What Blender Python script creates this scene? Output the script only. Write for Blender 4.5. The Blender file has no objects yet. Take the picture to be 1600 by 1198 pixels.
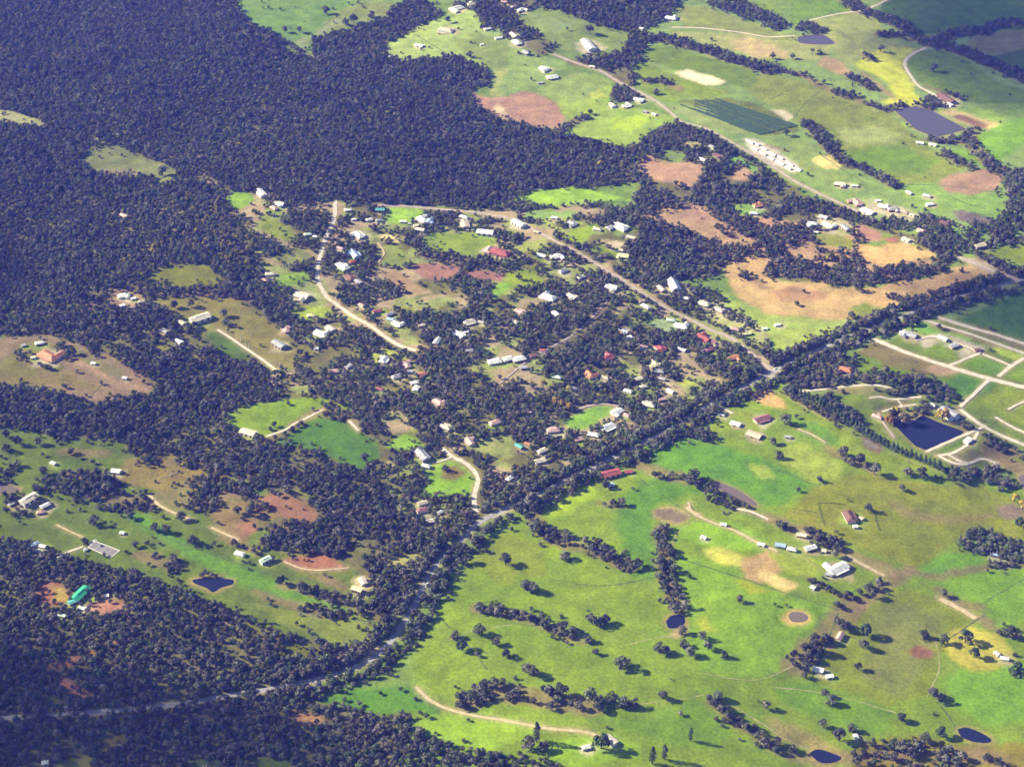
import bpy, math, random
import numpy as np
R = math.radians
scene = bpy.context.scene
rng = np.random.default_rng(7)
random.seed(7)

# ------------------------------------------------------------------ camera
DEP = R(35.0)                 # depression of the view axis
HF = R(34.3)                  # horizontal field of view
CAMH = 1233.0                 # height of the aircraft above the ground (m)
W0, H0 = 1600.0, 1198.0       # frame the measurements below were taken in
FPX = (W0 / 2) / math.tan(HF / 2)
cam = bpy.data.cameras.new('camera')
cam_o = bpy.data.objects.new('camera', cam)
scene.collection.objects.link(cam_o)
cam_o.location = (0, 0, CAMH)
cam_o.rotation_euler = (math.pi / 2 - DEP, 0, 0)
cam.sensor_fit = 'HORIZONTAL'
cam.angle = HF
cam.clip_start = 1.0
cam.clip_end = 60000
scene.camera = cam_o

# ------------------------------------------------------------------ light
SUN_EL = R(30.0)
SUN_AZ = R(168.0)             # where the sun stands, measured from +x (left of the view, a little beyond)
SDIR = np.array([math.cos(SUN_EL) * math.cos(SUN_AZ), math.cos(SUN_EL) * math.sin(SUN_AZ), math.sin(SUN_EL)])
world = bpy.data.worlds.new('World')
scene.world = world
world.use_nodes = True
wn = world.node_tree.nodes
wl = world.node_tree.links
sky = wn.new('ShaderNodeTexSky')
sky.sky_type = 'NISHITA'
sky.sun_disc = False
sky.sun_elevation = SUN_EL
sky.sun_rotation = R(90) - SUN_AZ
sky.altitude = 200
wl.new(sky.outputs['Color'], wn['Background'].inputs['Color'])
wn['Background'].inputs['Strength'].default_value = 0.05
sun = bpy.data.lights.new('sun', 'SUN')
sun.energy = 4.6
sun.angle = R(0.5)
sun.color = (1.0, 0.95, 0.86)
sun_o = bpy.data.objects.new('sun', sun)
scene.collection.objects.link(sun_o)
from mathutils import Vector
sun_o.rotation_euler = Vector(-SDIR).to_track_quat('-Z', 'Y').to_euler()
sun_o.location = (-3000, 600, 4000)

vs = scene.view_settings
vs.view_transform = 'Standard'
vs.look = 'None'
vs.gamma = 1.0
vs.exposure = 1.3
vs.use_curve_mapping = False
scene.cycles.use_denoising = True
scene.cycles.max_bounces = 2
scene.cycles.volume_bounces = 0

# ------------------------------------------------------------------ terrain and mapping
def base_h(x, y):
    return (6.0 * np.sin(x / 190.0 + 0.7) * np.cos(y / 240.0 + 0.4)
            + 4.0 * np.sin(x / 93.0 - y / 150.0 + 1.9)
            + 7.0 * np.sin(y / 410.0 + x / 520.0)
            + 1.3 * np.sin(x / 41.0 + 2.2 * np.sin(y / 130.0)) * np.cos(y / 57.0))
PONDS_FLAT = []               # (cx, cy, radius, z): ground is levelled round each dam
def height(x, y):
    x = np.asarray(x, float); y = np.asarray(y, float)
    h = base_h(x, y)
    for cx, cy, r, z in PONDS_FLAT:
        d = np.hypot(x - cx, y - cy)
        w = np.clip((1.9 * r - d) / (0.75 * r), 0, 1)
        w = w * w * (3 - 2 * w)
        h = h * (1 - w) + z * w
    return h
def px_ray(u, v):
    dx = (np.asarray(u, float) - W0 / 2) / FPX
    dy = (H0 / 2 - np.asarray(v, float)) / FPX
    return dx, math.cos(DEP) + dy * math.sin(DEP), -math.sin(DEP) + dy * math.cos(DEP)
def ground(u, v):
    """photo position -> point of the terrain"""
    a, b, c = px_ray(u, v)
    z = np.zeros_like(a)
    for _ in range(8):
        t = (z - CAMH) / c
        z = height(a * t, b * t)
    t = (z - CAMH) / c
    return a * t, b * t, z
def project(x, y, z):
    """point -> photo position"""
    zz = np.asarray(z) - CAMH
    dep = y * math.cos(DEP) - zz * math.sin(DEP)
    up = y * math.sin(DEP) + zz * math.cos(DEP)
    ok = dep > 50
    d = np.where(ok, dep, 1.0)
    u = W0 / 2 + FPX * x / d
    v = H0 / 2 - FPX * up / d
    return np.where(ok, u, -9e5), np.where(ok, v, 9e5)

def vnoise(x, y, s, seed=0):
    """smooth value noise 0..1"""
    x = np.asarray(x, float) / s + seed * 17.3; y = np.asarray(y, float) / s + seed * 9.1
    xi = np.floor(x).astype(np.int64); yi = np.floor(y).astype(np.int64)
    fx = x - xi; fy = y - yi
    fx = fx * fx * (3 - 2 * fx); fy = fy * fy * (3 - 2 * fy)
    def hsh(i, j):
        n = (i * 374761393 + j * 668265263 + seed * 974711) & 0x7fffffff
        n = ((n ^ (n >> 13)) * 1274126177) & 0x7fffffff
        return ((n ^ (n >> 16)) & 0xffff) / 65535.0
    return (hsh(xi, yi) * (1 - fx) + hsh(xi + 1, yi) * fx) * (1 - fy) + (hsh(xi, yi + 1) * (1 - fx) + hsh(xi + 1, yi + 1) * fx) * fy
def fbm(x, y, s, seed=0):
    return 0.5 * vnoise(x, y, s, seed) + 0.3 * vnoise(x, y, s * .45, seed + 1) + 0.2 * vnoise(x, y, s * .2, seed + 2)
def in_poly(u, v, poly):
    p = np.asarray(poly, float)
    res = np.zeros(u.shape, bool)
    idx = np.nonzero((u >= p[:, 0].min()) & (u <= p[:, 0].max()) & (v >= p[:, 1].min()) & (v <= p[:, 1].max()))[0]
    if not len(idx): return res
    uu = u[idx]; vv = v[idx]; c = np.zeros(len(idx), bool)
    j = len(p) - 1
    for i in range(len(p)):
        x1, y1 = p[i]; x2, y2 = p[j]
        if y1 != y2:
            c ^= ((y1 > vv) != (y2 > vv)) & (uu < (x2 - x1) * (vv - y1) / (y2 - y1) + x1)
        j = i
    res[idx] = c
    return res
def seg_dist(x, y, pts):
    """distance to a polyline given in metres"""
    d = np.full(np.shape(x), 1e9)
    for (x1, y1), (x2, y2) in zip(pts[:-1], pts[1:]):
        lx, ly = x2 - x1, y2 - y1
        L = lx * lx + ly * ly + 1e-9
        t = np.clip(((x - x1) * lx + (y - y1) * ly) / L, 0, 1)
        d = np.minimum(d, np.hypot(x - x1 - t * lx, y - y1 - t * ly))
    return d
def smooth_line(pts, n=6):
    """Catmull-Rom through measured points"""
    p = [np.array(q, float) for q in pts]
    p = [2 * p[0] - p[1]] + p + [2 * p[-1] - p[-2]]
    out = []
    for i in range(1, len(p) - 2):
        for k in range(n):
            t = k / n
            out.append(0.5 * ((2 * p[i]) + (-p[i - 1] + p[i + 1]) * t + (2 * p[i - 1] - 5 * p[i] + 4 * p[i + 1] - p[i + 2]) * t * t
                              + (-p[i - 1] + 3 * p[i] - 3 * p[i + 1] + p[i + 2]) * t ** 3))
    out.append(p[-2])
    return np.array(out)
def px_line(pts, n=6):
    q = smooth_line(pts, n)
    x, y, z = ground(q[:, 0], q[:, 1])
    return np.stack([x, y], 1)
def lin(c):
    c = np.asarray(c, float) / 255.0
    return np.where(c <= 0.04045, c / 12.92, ((c + 0.055) / 1.055) ** 2.4)
HAZE_SUB = np.array([0.002, 0.003, 0.055])
KALB = 0.60
def alb(c):
    """colour as it looks in the sun -> surface colour"""
    c = np.asarray(c, float)
    sub = HAZE_SUB * (np.array([1, 1, .5]) if c[0] > c[1] else 1.0)
    return np.clip((lin(c) - sub) * KALB, 0.01, 0.8)

# ------------------------------------------------------------------ object helpers
def link(o):
    scene.collection.objects.link(o); return o
def mesh_obj(name, verts, faces, mat=None, parent=None, smooth=False):
    me = bpy.data.meshes.new(name)
    me.from_pydata([tuple(map(float, v)) for v in verts], [], faces)
    if mat: me.materials.append(mat)
    if smooth: me.polygons.foreach_set('use_smooth', [True] * len(me.polygons))
    me.update()
    o = bpy.data.objects.new(name, me)
    if parent: o.parent = parent
    return link(o)
def empty(name, loc, rz=0.0):
    o = bpy.data.objects.new(name, None)
    o.empty_display_size = 3
    o.location = loc; o.rotation_euler = (0, 0, rz)
    return link(o)
def tag(o, label=None, cat=None, group=None, kind=None):
    if label: o['label'] = label
    if cat: o['category'] = cat
    if group: o['group'] = group
    if kind: o['kind'] = kind
    return o
def mat_new(name):
    m = bpy.data.materials.new(name); m.use_nodes = True
    b = m.node_tree.nodes['Principled BSDF']
    b.inputs['Specular IOR Level'].default_value = 0.2
    b.inputs['Roughness'].default_value = 0.9
    return m, m.node_tree, b
def mat_plain(name, col, rough=0.85, var=0.25, scale=0.4, spec=0.2):
    """surface colour with worn, patchy variation"""
    m, nt, b = mat_new(name)
    n = nt.nodes.new('ShaderNodeTexNoise'); n.inputs['Scale'].default_value = scale; n.inputs['Detail'].default_value = 6
    g = nt.nodes.new('ShaderNodeNewGeometry')
    nt.links.new(g.outputs['Position'], n.inputs['Vector'])
    mr = nt.nodes.new('ShaderNodeMapRange'); mr.inputs['From Min'].default_value = 0.3; mr.inputs['From Max'].default_value = 0.7
    mr.inputs['To Min'].default_value = 1 - var; mr.inputs['To Max'].default_value = 1 + var * 0.6
    nt.links.new(n.outputs['Fac'], mr.inputs['Value'])
    mx = nt.nodes.new('ShaderNodeVectorMath'); mx.operation = 'SCALE'
    mx.inputs[0].default_value = tuple(float(v) for v in col[:3])
    nt.links.new(mr.outputs['Result'], mx.inputs['Scale'])
    nt.links.new(mx.outputs['Vector'], b.inputs['Base Color'])
    b.inputs['Roughness'].default_value = rough; b.inputs['Specular IOR Level'].default_value = spec
    return m
CLOUD_D = 0.0055
CLOUDS = [(1615,75,240,330,'cloud shading the far upper right hills'), (1640,490,120,110,'cloud shading the paddock at the right edge'),
          (-95,1200,250,190,'unseen cloud added to darken the forest at the bottom left'), (-190,430,140,260,'unseen cloud added to darken the forest at the left edge')]  # these two clouds are added, unseen, to darken the left side like lens vignetting
HAZE_D = 0.000066
HAZE_C = (0.09, 0.13, 1.0, 1)
# ------------------------------------------------------------------ measured layout (photo positions)
# paddocks and clearings: (outline, colour in the sun, edge roughness in photo px). Later ones lie over earlier ones.
FIELDS = [
 # the broad pastures
 ([(700,905),(720,860),(770,815),(800,805),(870,765),(935,735),(1010,690),(1060,670),(1150,625),(1205,595),(1300,640),(1440,720),(1720,780),(1720,1300),(600,1300),(640,1120),(650,1010)], (116,166,52), 2),
 ([(-150,665),(30,668),(90,685),(190,690),(210,715),(330,715),(355,730),(350,760),(330,790),(345,800),(400,780),(480,790),(500,815),(470,830),(420,820),(400,850),(440,865),(530,870),(560,890),(560,915),(600,930),(597,985),(560,1008),(500,1003),(430,985),(395,972),(345,945),(290,925),(250,912),(215,895),(170,885),(100,868),(60,850),(0,840),(-150,840)], (98,134,64), 3),
 ([(1040,10),(1110,-100),(1720,-120),(1720,460),(1600,455),(1490,500),(1340,548),(1290,520),(1420,478),(1560,425),(1510,400),(1480,388),(1400,358),(1330,328),(1250,293),(1190,258),(1130,220),(1060,188),(1000,150),(985,100),(1005,60)], (148,174,108), 2),
 ([(1340,548),(1490,500),(1600,455),(1720,430),(1720,780),(1440,720),(1300,640),(1290,600)], (112,150,82), 2),
 # north-west clearings
 ([(-60,172),(15,173),(50,185),(75,193),(72,199),(50,198),(15,192),(-60,182)], (170,172,132), 2),
 ([(122,250),(140,230),(155,226),(180,226),(195,235),(240,250),(265,261),(278,268),(280,275),(268,285),(252,290),(235,278),(215,273),(195,274),(175,275),(150,270),(135,260)], (124,148,114), 3),
 ([(150,266),(175,262),(215,268),(225,276),(195,276),(170,277)], (160,150,124), 4),
 ([(147,217),(153,215),(163,221),(158,223)], (170,165,140), 1),
 ([(317,283),(325,280),(340,286),(338,291),(322,290)], (180,150,130), 2),
 # top middle
 ([(368,-100),(660,-100),(640,2),(612,12),(603,28),(575,38),(530,52),(500,58),(487,65),(487,85),(497,92),(470,85),(445,82),(438,62),(450,55),(415,48),(392,35),(372,14)], (112,168,106), 3),
 ([(500,45),(520,20),(560,5),(620,0),(612,14),(600,28),(570,40),(530,50)], (124,160,112), 5),
 ([(480,60),(520,28),(545,30),(520,48),(487,62),(470,85),(455,70)], (165,175,130), 5),
 ([(603,85),(605,68),(640,52),(672,32),(700,30),(715,25),(745,12),(750,35),(770,45),(800,50),(800,115),(785,125),(775,118),(760,112),(735,95),(700,85),(690,92),(650,93),(625,95)], (174,194,122), 3),
 ([(700,60),(750,55),(800,62),(800,112),(765,108),(730,85)], (128,168,112), 6),
 ([(768,112),(800,108),(812,130),(790,150),(765,150),(772,130)], (186,190,122), 3),
 ([(732,143),(745,150),(765,152),(790,150),(815,140),(845,148),(868,160),(880,180),(875,203),(850,200),(830,198),(800,190),(780,187),(760,178),(745,168)], (190,152,132), 3),
 ([(770,170),(775,158),(783,165),(800,188),(785,187)], (226,200,170), 2),
 ([(800,60),(812,72),(850,90),(885,95),(880,110),(855,118),(850,132),(815,142),(790,150),(775,140),(795,112)], (156,180,112), 3),
 ([(808,25),(835,12),(870,15),(900,25),(935,40),(985,55),(992,66),(970,82),(960,85),(935,78),(905,62),(895,80),(870,78),(855,62),(830,45),(812,33)], (126,168,112), 3),
 ([(835,30),(880,30),(900,45),(860,55)], (150,170,118), 8),
 ([(845,140),(900,112),(925,115),(950,125),(958,140),(950,155),(960,170),(1000,170),(1060,185),(1050,192),(1030,200),(1010,212),(985,228),(965,228),(945,222),(915,217),(890,212),(885,205),(900,195),(880,178),(868,160)], (166,190,98), 3),
 ([(845,140),(900,112),(925,116),(945,130),(930,150),(890,160),(868,158)], (158,180,108), 5),
 ([(920,145),(935,140),(940,150),(925,155)], (206,214,104), 4),
 ([(960,185),(1000,178),(1020,185),(990,200),(950,200)], (190,212,86), 6),
 # top right
 ([(1055,12),(1100,10),(1170,33),(1205,48),(1240,55),(1245,66),(1200,58),(1150,50),(1070,43)], (136,170,112), 2),
 ([(1045,46),(1150,54),(1240,65),(1300,72),(1300,90),(1250,96),(1190,92),(1130,75),(1090,65),(1060,57)], (178,182,122), 3),
 ([(1140,66),(1170,60),(1200,68),(1240,90),(1190,90),(1150,80)], (210,190,140), 5),
 ([(1100,-100),(1205,-100),(1233,10),(1232,30),(1240,38),(1200,20),(1150,0)], (118,168,96), 2),
 ([(1210,-100),(1300,-100),(1330,10),(1345,18),(1315,25),(1270,32),(1242,40),(1232,30),(1237,15)], (112,178,82), 2),
 ([(1270,33),(1345,18),(1372,36),(1380,50),(1370,60),(1390,62),(1425,72),(1430,78),(1380,95),(1330,105),(1300,80),(1290,60)], (166,176,112), 3),
 ([(1335,100),(1375,78),(1430,75),(1415,90),(1413,105),(1425,125),(1430,140),(1440,155),(1455,168),(1400,165),(1375,162),(1400,152),(1380,128),(1350,112)], (214,218,92), 5),
 ([(1272,98),(1290,88),(1315,95),(1330,110),(1325,120),(1300,112)], (200,168,130), 3),
 ([(1340,110),(1360,122),(1395,148),(1400,155),(1385,150),(1350,128)], (180,160,120), 3),
 ([(1420,88),(1440,78),(1470,78),(1520,100),(1560,130),(1600,140),(1720,160),(1720,200),(1600,190),(1570,170),(1520,160),(1480,150),(1450,140),(1432,125),(1420,105)], (110,160,72), 2),
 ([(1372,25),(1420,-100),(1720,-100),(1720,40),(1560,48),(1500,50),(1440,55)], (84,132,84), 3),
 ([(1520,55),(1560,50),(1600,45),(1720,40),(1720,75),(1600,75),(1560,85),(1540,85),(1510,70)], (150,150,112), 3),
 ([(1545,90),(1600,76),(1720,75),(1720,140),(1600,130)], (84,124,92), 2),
 ([(1500,165),(1600,160),(1720,165),(1720,185),(1600,182),(1570,190),(1540,195),(1500,180)], (146,174,92), 4),
 ([(1468,172),(1490,170),(1560,195),(1545,203),(1510,195)], (205,188,132), 3),
 ([(1485,180),(1500,178),(1548,196),(1535,202)], (150,118,104), 3),
 ([(1540,205),(1590,185),(1720,190),(1720,230),(1600,225),(1560,252),(1550,250),(1530,225),(1522,213)], (112,190,72), 2),
 ([(1165,115),(1200,115),(1290,135),(1390,175),(1420,205),(1450,225),(1480,240),(1510,262),(1460,285),(1400,288),(1370,265),(1330,255),(1310,245),(1300,225),(1290,205),(1260,195),(1240,185),(1180,150),(1160,130)], (132,178,98), 3),
 ([(1310,212),(1330,198),(1380,198),(1410,212),(1400,222),(1340,222)], (184,192,126), 9),
 ([(1300,235),(1400,228),(1470,250),(1440,275),(1380,268),(1330,255)], (112,176,82), 6),
 ([(1000,90),(1020,70),(1050,75),(1100,90),(1150,100),(1190,118),(1170,140),(1155,135),(1110,115),(1055,110)], (106,152,88), 3),
 ([(985,90),(1010,95),(1060,120),(1110,135),(1140,145),(1125,152),(1060,155),(1040,160),(1000,140),(1000,120),(985,100)], (122,178,88), 3),
 ([(1052,115),(1075,110),(1100,115),(1135,125),(1130,132),(1100,135),(1075,125)], (252,238,208), 3),
 ([(1040,165),(1110,165),(1150,200),(1180,212),(1140,210),(1090,195)], (168,182,120), 3),
 ([(1050,158),(1110,155),(1140,152),(1190,165),(1245,195),(1250,203),(1230,208),(1200,212),(1185,210),(1140,195),(1115,170)], (112,136,90), 2),
 ([(1205,172),(1222,170),(1240,182),(1232,190)], (240,220,196), 3),
 ([(1160,218),(1180,218),(1215,235),(1258,264),(1240,270),(1205,256),(1175,240)], (222,212,200), 3),
 ([(1225,222),(1260,215),(1280,240),(1262,250),(1300,270),(1350,285),(1330,292),(1280,282),(1240,252)], (156,176,108), 4),
 ([(1268,250),(1280,244),(1300,245),(1315,255),(1312,264),(1290,265)], (242,222,146), 2),
 ([(1485,235),(1520,230),(1540,250),(1530,260),(1510,258)], (118,186,78), 2),
 ([(1465,285),(1490,272),(1555,262),(1570,275),(1560,295),(1520,305),(1480,300)], (188,152,128), 4),
 ([(1400,290),(1460,288),(1480,305),(1570,300),(1570,330),(1540,345),(1500,330),(1450,330),(1410,310)], (150,182,102), 3),
 ([(1487,330),(1505,328),(1550,340),(1560,347),(1530,352),(1500,345)], (140,126,126), 2),
 # clearings above the village
 ([(1000,258),(1015,243),(1030,252),(1090,255),(1100,262),(1095,275),(1080,295),(1060,290),(1040,285),(1010,280)], (204,164,138), 3),
 ([(1030,235),(1050,232),(1075,245),(1060,255),(1035,250)], (122,178,112), 2),
 ([(1060,222),(1090,220),(1105,230),(1080,235)], (192,184,126), 3),
 ([(1135,245),(1155,245),(1185,262),(1180,272),(1160,258),(1140,258)], (142,182,106), 2),
 ([(1140,265),(1160,260),(1180,275),(1165,285),(1145,280)], (206,168,140), 3),
 ([(805,308),(850,295),(880,292),(920,295),(960,305),(985,315),(1000,325),(985,322),(975,312),(925,315),(895,318),(870,325),(830,318)], (168,204,88), 3),
 ([(825,330),(845,326),(880,330),(900,330),(895,340),(855,345),(820,342)], (154,184,112), 3),
 ([(880,370),(905,355),(930,348),(935,358),(925,372),(910,382),(895,380)], (136,196,88), 2),
 ([(800,383),(830,376),(850,382),(845,392),(800,395)], (168,178,106), 3),
 ([(920,390),(935,380),(955,390),(970,395),(960,402),(930,398)], (122,164,84), 2),
 ([(943,383),(960,376),(978,380),(975,390),(960,392)], (230,212,182), 1),
 ([(790,425),(825,420),(850,435),(850,445),(820,448),(790,450)], (136,190,72), 3),
 ([(1025,330),(1060,340),(1085,355),(1110,365),(1125,375),(1100,372),(1060,355),(1035,345)], (204,168,138), 5),
 ([(1070,320),(1100,325),(1112,345),(1080,345)], (194,158,140), 5),
 ([(1142,325),(1160,318),(1190,320),(1195,335),(1170,340),(1155,335)], (152,186,102), 3),
 ([(1180,345),(1205,340),(1225,348),(1215,358),(1190,355)], (206,164,138), 4),
 ([(1130,412),(1170,403),(1205,408),(1190,430),(1240,442),(1290,440),(1300,450),(1330,450),(1380,445),(1410,440),(1450,435),(1500,415),(1540,412),(1555,430),(1540,440),(1500,455),(1450,475),(1420,480),(1350,510),(1300,505),(1250,505),(1210,500),(1180,485),(1150,460),(1140,440)], (214,180,130), 3),
 ([(1200,455),(1250,448),(1300,455),(1280,470),(1230,475)], (200,158,124), 8),
 ([(1120,452),(1150,470),(1200,490),(1300,500),(1350,500),(1420,475),(1390,498),(1330,518),(1290,522),(1250,538),(1225,552),(1210,540),(1200,520),(1170,500),(1140,482)], (174,192,108), 5),
 ([(1325,480),(1350,475),(1390,485),(1380,495),(1340,500)], (130,166,102), 6),
 ([(1335,390),(1340,380),(1360,385),(1410,380),(1450,390),(1465,397),(1440,405),(1420,408),(1390,415),(1360,412),(1345,405)], (224,186,130), 4),
 ([(1335,355),(1345,350),(1378,362),(1378,375),(1350,378),(1335,368)], (186,142,126), 2),
 ([(1380,372),(1400,370),(1405,378),(1385,380)], (176,120,106), 2),
 ([(1260,365),(1320,365),(1335,375),(1330,390),(1300,385),(1270,378)], (138,176,98), 3),
 ([(1280,338),(1310,340),(1335,352),(1325,366),(1290,362),(1270,350)], (214,205,170), 4),
 ([(1330,308),(1360,312),(1400,322),(1440,338),(1420,345),(1380,335),(1345,325)], (206,196,170), 5),
 ([(1530,395),(1560,385),(1600,383),(1720,380),(1720,412),(1600,415),(1560,410)], (122,162,84), 2),
 ([(1500,403),(1530,405),(1590,432),(1570,437),(1530,420)], (206,186,170), 3),
 # east lots
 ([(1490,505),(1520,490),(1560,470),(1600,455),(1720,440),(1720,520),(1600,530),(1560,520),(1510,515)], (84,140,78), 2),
 ([(1410,510),(1440,500),(1478,510),(1470,522),(1440,520)], (142,196,88), 1),
 ([(1430,530),(1460,520),(1500,525),(1540,545),(1520,560),(1490,555),(1450,545)], (216,206,184), 3),
 ([(1440,548),(1465,535),(1490,545),(1500,553),(1480,562)], (122,182,74), 1),
 ([(1475,520),(1500,520),(1522,527),(1512,531)], (150,186,98), 1),
 ([(1503,568),(1522,555),(1575,571),(1560,585),(1535,580)], (106,166,78), 1),
 ([(1540,540),(1560,533),(1600,550),(1597,562),(1565,555)], (190,210,92), 3),
 ([(1525,530),(1545,531),(1560,538),(1545,543)], (150,170,92), 2),
 ([(1570,590),(1600,568),(1720,570),(1720,620),(1640,610)], (140,168,74), 2),
 ([(1470,600),(1500,582),(1540,592),(1560,602),(1530,618),(1480,618)], (88,148,78), 2),
 ([(1530,625),(1560,605),(1620,612),(1720,640),(1720,690),(1620,672),(1560,645)], (128,168,64), 3),
 ([(1340,548),(1368,530),(1440,555),(1500,575),(1480,588),(1440,587),(1390,572)], (128,132,92), 3),
 ([(1440,575),(1490,570),(1500,580),(1470,588)], (190,160,130), 4),
 # estate beds
 ([(1290,612),(1330,604),(1400,606),(1425,615),(1380,616),(1330,615)], (130,145,98), 2),
 ([(1365,636),(1400,625),(1425,626),(1415,640),(1390,645),(1372,645)], (96,118,92), 1),
 ([(1450,705),(1502,686),(1512,690),(1470,715)], (96,142,82), 1),
 ([(1480,712),(1520,700),(1540,712),(1505,725)], (110,125,96), 1),
 ([(1530,690),(1600,720),(1720,760),(1720,790),(1600,745),(1540,715)], (150,130,100), 4),
 # south-east strips
 ([(1205,605),(1230,615),(1290,650),(1380,700),(1440,720),(1470,733),(1430,745),(1380,740),(1350,730),(1320,715),(1290,690),(1250,665),(1215,650),(1200,630),(1180,615)], (122,168,78), 2),
 ([(1240,655),(1280,660),(1310,690),(1290,700),(1250,680)], (98,166,80), 6),
 ([(1170,615),(1200,606),(1225,625),(1228,640),(1210,638),(1180,628)], (222,184,124), 3),
 ([(1085,650),(1110,635),(1170,640),(1200,665),(1190,690),(1150,690),(1100,675)], (128,170,92), 3),
 ([(1215,695),(1260,695),(1300,715),(1320,730),(1310,745),(1270,752),(1240,735),(1220,720)], (168,186,92), 6),
 ([(1000,700),(1055,677),(1100,692),(1190,715),(1240,740),(1270,755),(1250,772),(1220,787),(1190,790),(1150,762),(1100,745),(1060,742),(1020,735)], (96,180,54), 3),
 ([(1170,725),(1200,728),(1215,745),(1190,745)], (186,204,96), 5),
 ([(1240,792),(1270,762),(1330,738),(1400,747),(1460,757),(1520,757),(1580,777),(1600,790),(1720,800),(1720,850),(1600,850),(1500,838),(1470,862),(1430,888),(1380,870),(1320,845),(1260,820),(1220,803)], (128,158,74), 2),
 ([(1390,778),(1430,798),(1500,806),(1550,798),(1556,806),(1500,818),(1430,812),(1395,798)], (156,146,90), 5),
 ([(1558,790),(1585,788),(1600,797),(1598,808),(1575,810),(1560,803)], (154,136,124), 1),
 ([(1345,683),(1364,685),(1380,697),(1375,708),(1352,700)], (150,120,104), 2),
 ([(1349,686),(1362,688),(1374,698),(1370,703),(1353,697)], (164,158,146), 1),
 ([(1430,892),(1480,862),(1530,865),(1540,880),(1520,887),(1470,900),(1440,905)], (106,188,70), 2),
 # central pastures
 ([(840,792),(910,750),(935,757),(932,777),(885,800),(860,808)], (168,196,64), 6),
 ([(960,790),(1000,748),(1060,745),(1090,770),(1030,790),(1018,812),(1030,845),(1025,905),(990,905),(965,840)], (88,156,58), 8),
 ([(720,870),(800,830),(860,850),(840,900),(760,910)], (128,178,48), 14),
 ([(1050,830),(1090,810),(1140,815),(1190,835),(1200,850),(1160,862),(1100,852)], (154,196,64), 4),
 ([(1060,870),(1150,868),(1170,910),(1240,930),(1310,952),(1280,1010),(1240,1040),(1200,1060),(1100,1050),(1070,960)], (140,176,52), 8),
 ([(1098,858),(1120,852),(1162,868),(1168,882),(1140,882),(1110,872)], (214,212,102), 3),
 ([(1160,875),(1200,860),(1230,885),(1215,900),(1190,910),(1165,905)], (204,172,124), 4),
 ([(1180,898),(1195,890),(1245,912),(1240,920),(1225,925)], (238,212,144), 2),
 ([(1200,862),(1240,862),(1290,880),(1280,905),(1240,900),(1220,885)], (164,182,82), 4),
 ([(1018,797),(1045,790),(1074,798),(1081,808),(1062,822),(1035,814),(1020,807)], (190,175,120), 2),
 ([(1022,797),(1045,793),(1070,800),(1076,808),(1060,817),(1035,810),(1024,804)], (142,126,112), 2),
 ([(1140,900),(1165,905),(1200,925),(1170,930)], (184,196,76), 4),
 ([(1055,985),(1075,970),(1080,982),(1062,998),(1045,995)], (210,186,140), 3),
 ([(1085,965),(1105,960),(1125,985),(1100,985)], (190,196,84), 6),
 ([(1330,970),(1380,922),(1420,917),(1500,950),(1520,970),(1480,1000),(1470,1040),(1450,1085),(1380,1105),(1300,1082),(1270,1060),(1300,1010)], (118,156,82), 4),
 ([(1365,955),(1420,940),(1470,965),(1460,1000),(1440,1050),(1390,1090),(1350,1070),(1370,1010)], (140,146,92), 12),
 ([(1418,1018),(1430,1010),(1450,1012),(1464,1022),(1455,1030),(1432,1030)], (150,108,96), 2),
 ([(1210,1072),(1250,1060),(1330,1085),(1400,1112),(1380,1150),(1300,1130),(1230,1102)], (104,176,64), 4),
 ([(1470,1062),(1500,1042),(1560,1032),(1720,1040),(1720,1140),(1600,1125),(1540,1135),(1490,1100)], (112,190,60), 5),
 ([(1450,910),(1500,895),(1580,885),(1720,880),(1720,965),(1590,972),(1560,985),(1540,960),(1480,925)], (116,190,68), 2),
 ([(1488,985),(1515,978),(1560,990),(1572,1010),(1592,1030),(1550,1042),(1520,1047),(1488,1027),(1478,1010)], (204,196,86), 5),
 ([(1195,1115),(1240,1130),(1290,1160),(1340,1178),(1280,1180),(1220,1160)], (164,156,98), 6),
 ([(1340,1165),(1420,1150),(1500,1160),(1600,1165),(1720,1170),(1720,1300),(1340,1300)], (134,142,74), 8),
 ([(640,1130),(690,1113),(760,1110),(850,1130),(840,1145),(800,1157),(760,1175),(720,1162),(680,1157)], (158,192,80), 4),
 ([(490,1092),(560,1075),(650,1072),(662,1085),(692,1107),(680,1117),(640,1110),(600,1117),(550,1107)], (84,154,52), 3),
 ([(845,1160),(900,1150),(980,1155),(1010,1185),(900,1198),(850,1185)], (150,186,66), 6),
 ([(920,1125),(1000,1110),(1090,1095),(1140,1150),(1100,1170),(1000,1150)], (108,164,56), 6),
 # south-west farms
 ([(200,715),(260,712),(330,722),(350,745),(320,770),(250,770),(205,760),(180,752)], (132,134,88), 5),
 ([(235,768),(300,758),(318,782),(300,800),(260,792)], (140,134,90), 6),
 ([(190,805),(220,800),(280,845),(400,888),(500,930),(590,955),(590,968),(480,948),(400,928),(300,872)], (92,160,66), 5),
 ([(330,800),(400,772),(440,768),(490,788),(500,810),(480,822),(440,808),(400,810),(390,850),(345,835)], (150,132,92), 5),
 ([(400,775),(440,770),(490,790),(500,810),(480,820),(440,805),(400,792)], (178,130,106), 5),
 ([(370,818),(395,812),(400,830),(380,840)], (172,126,104), 4),
 ([(440,875),(470,868),(510,865),(535,880),(545,892),(510,892),(470,890)], (174,124,100), 4),
 ([(480,895),(520,900),(545,915),(540,925),(510,912)], (150,135,100), 3),
 ([(390,940),(430,948),(500,962),(570,958),(597,970),(590,992),(560,1008),(520,1006),(470,987),(430,967)], (140,154,86), 4),
 ([(430,1010),(470,1000),(500,1015),(480,1028),(445,1025)], (114,134,76), 3),
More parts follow.
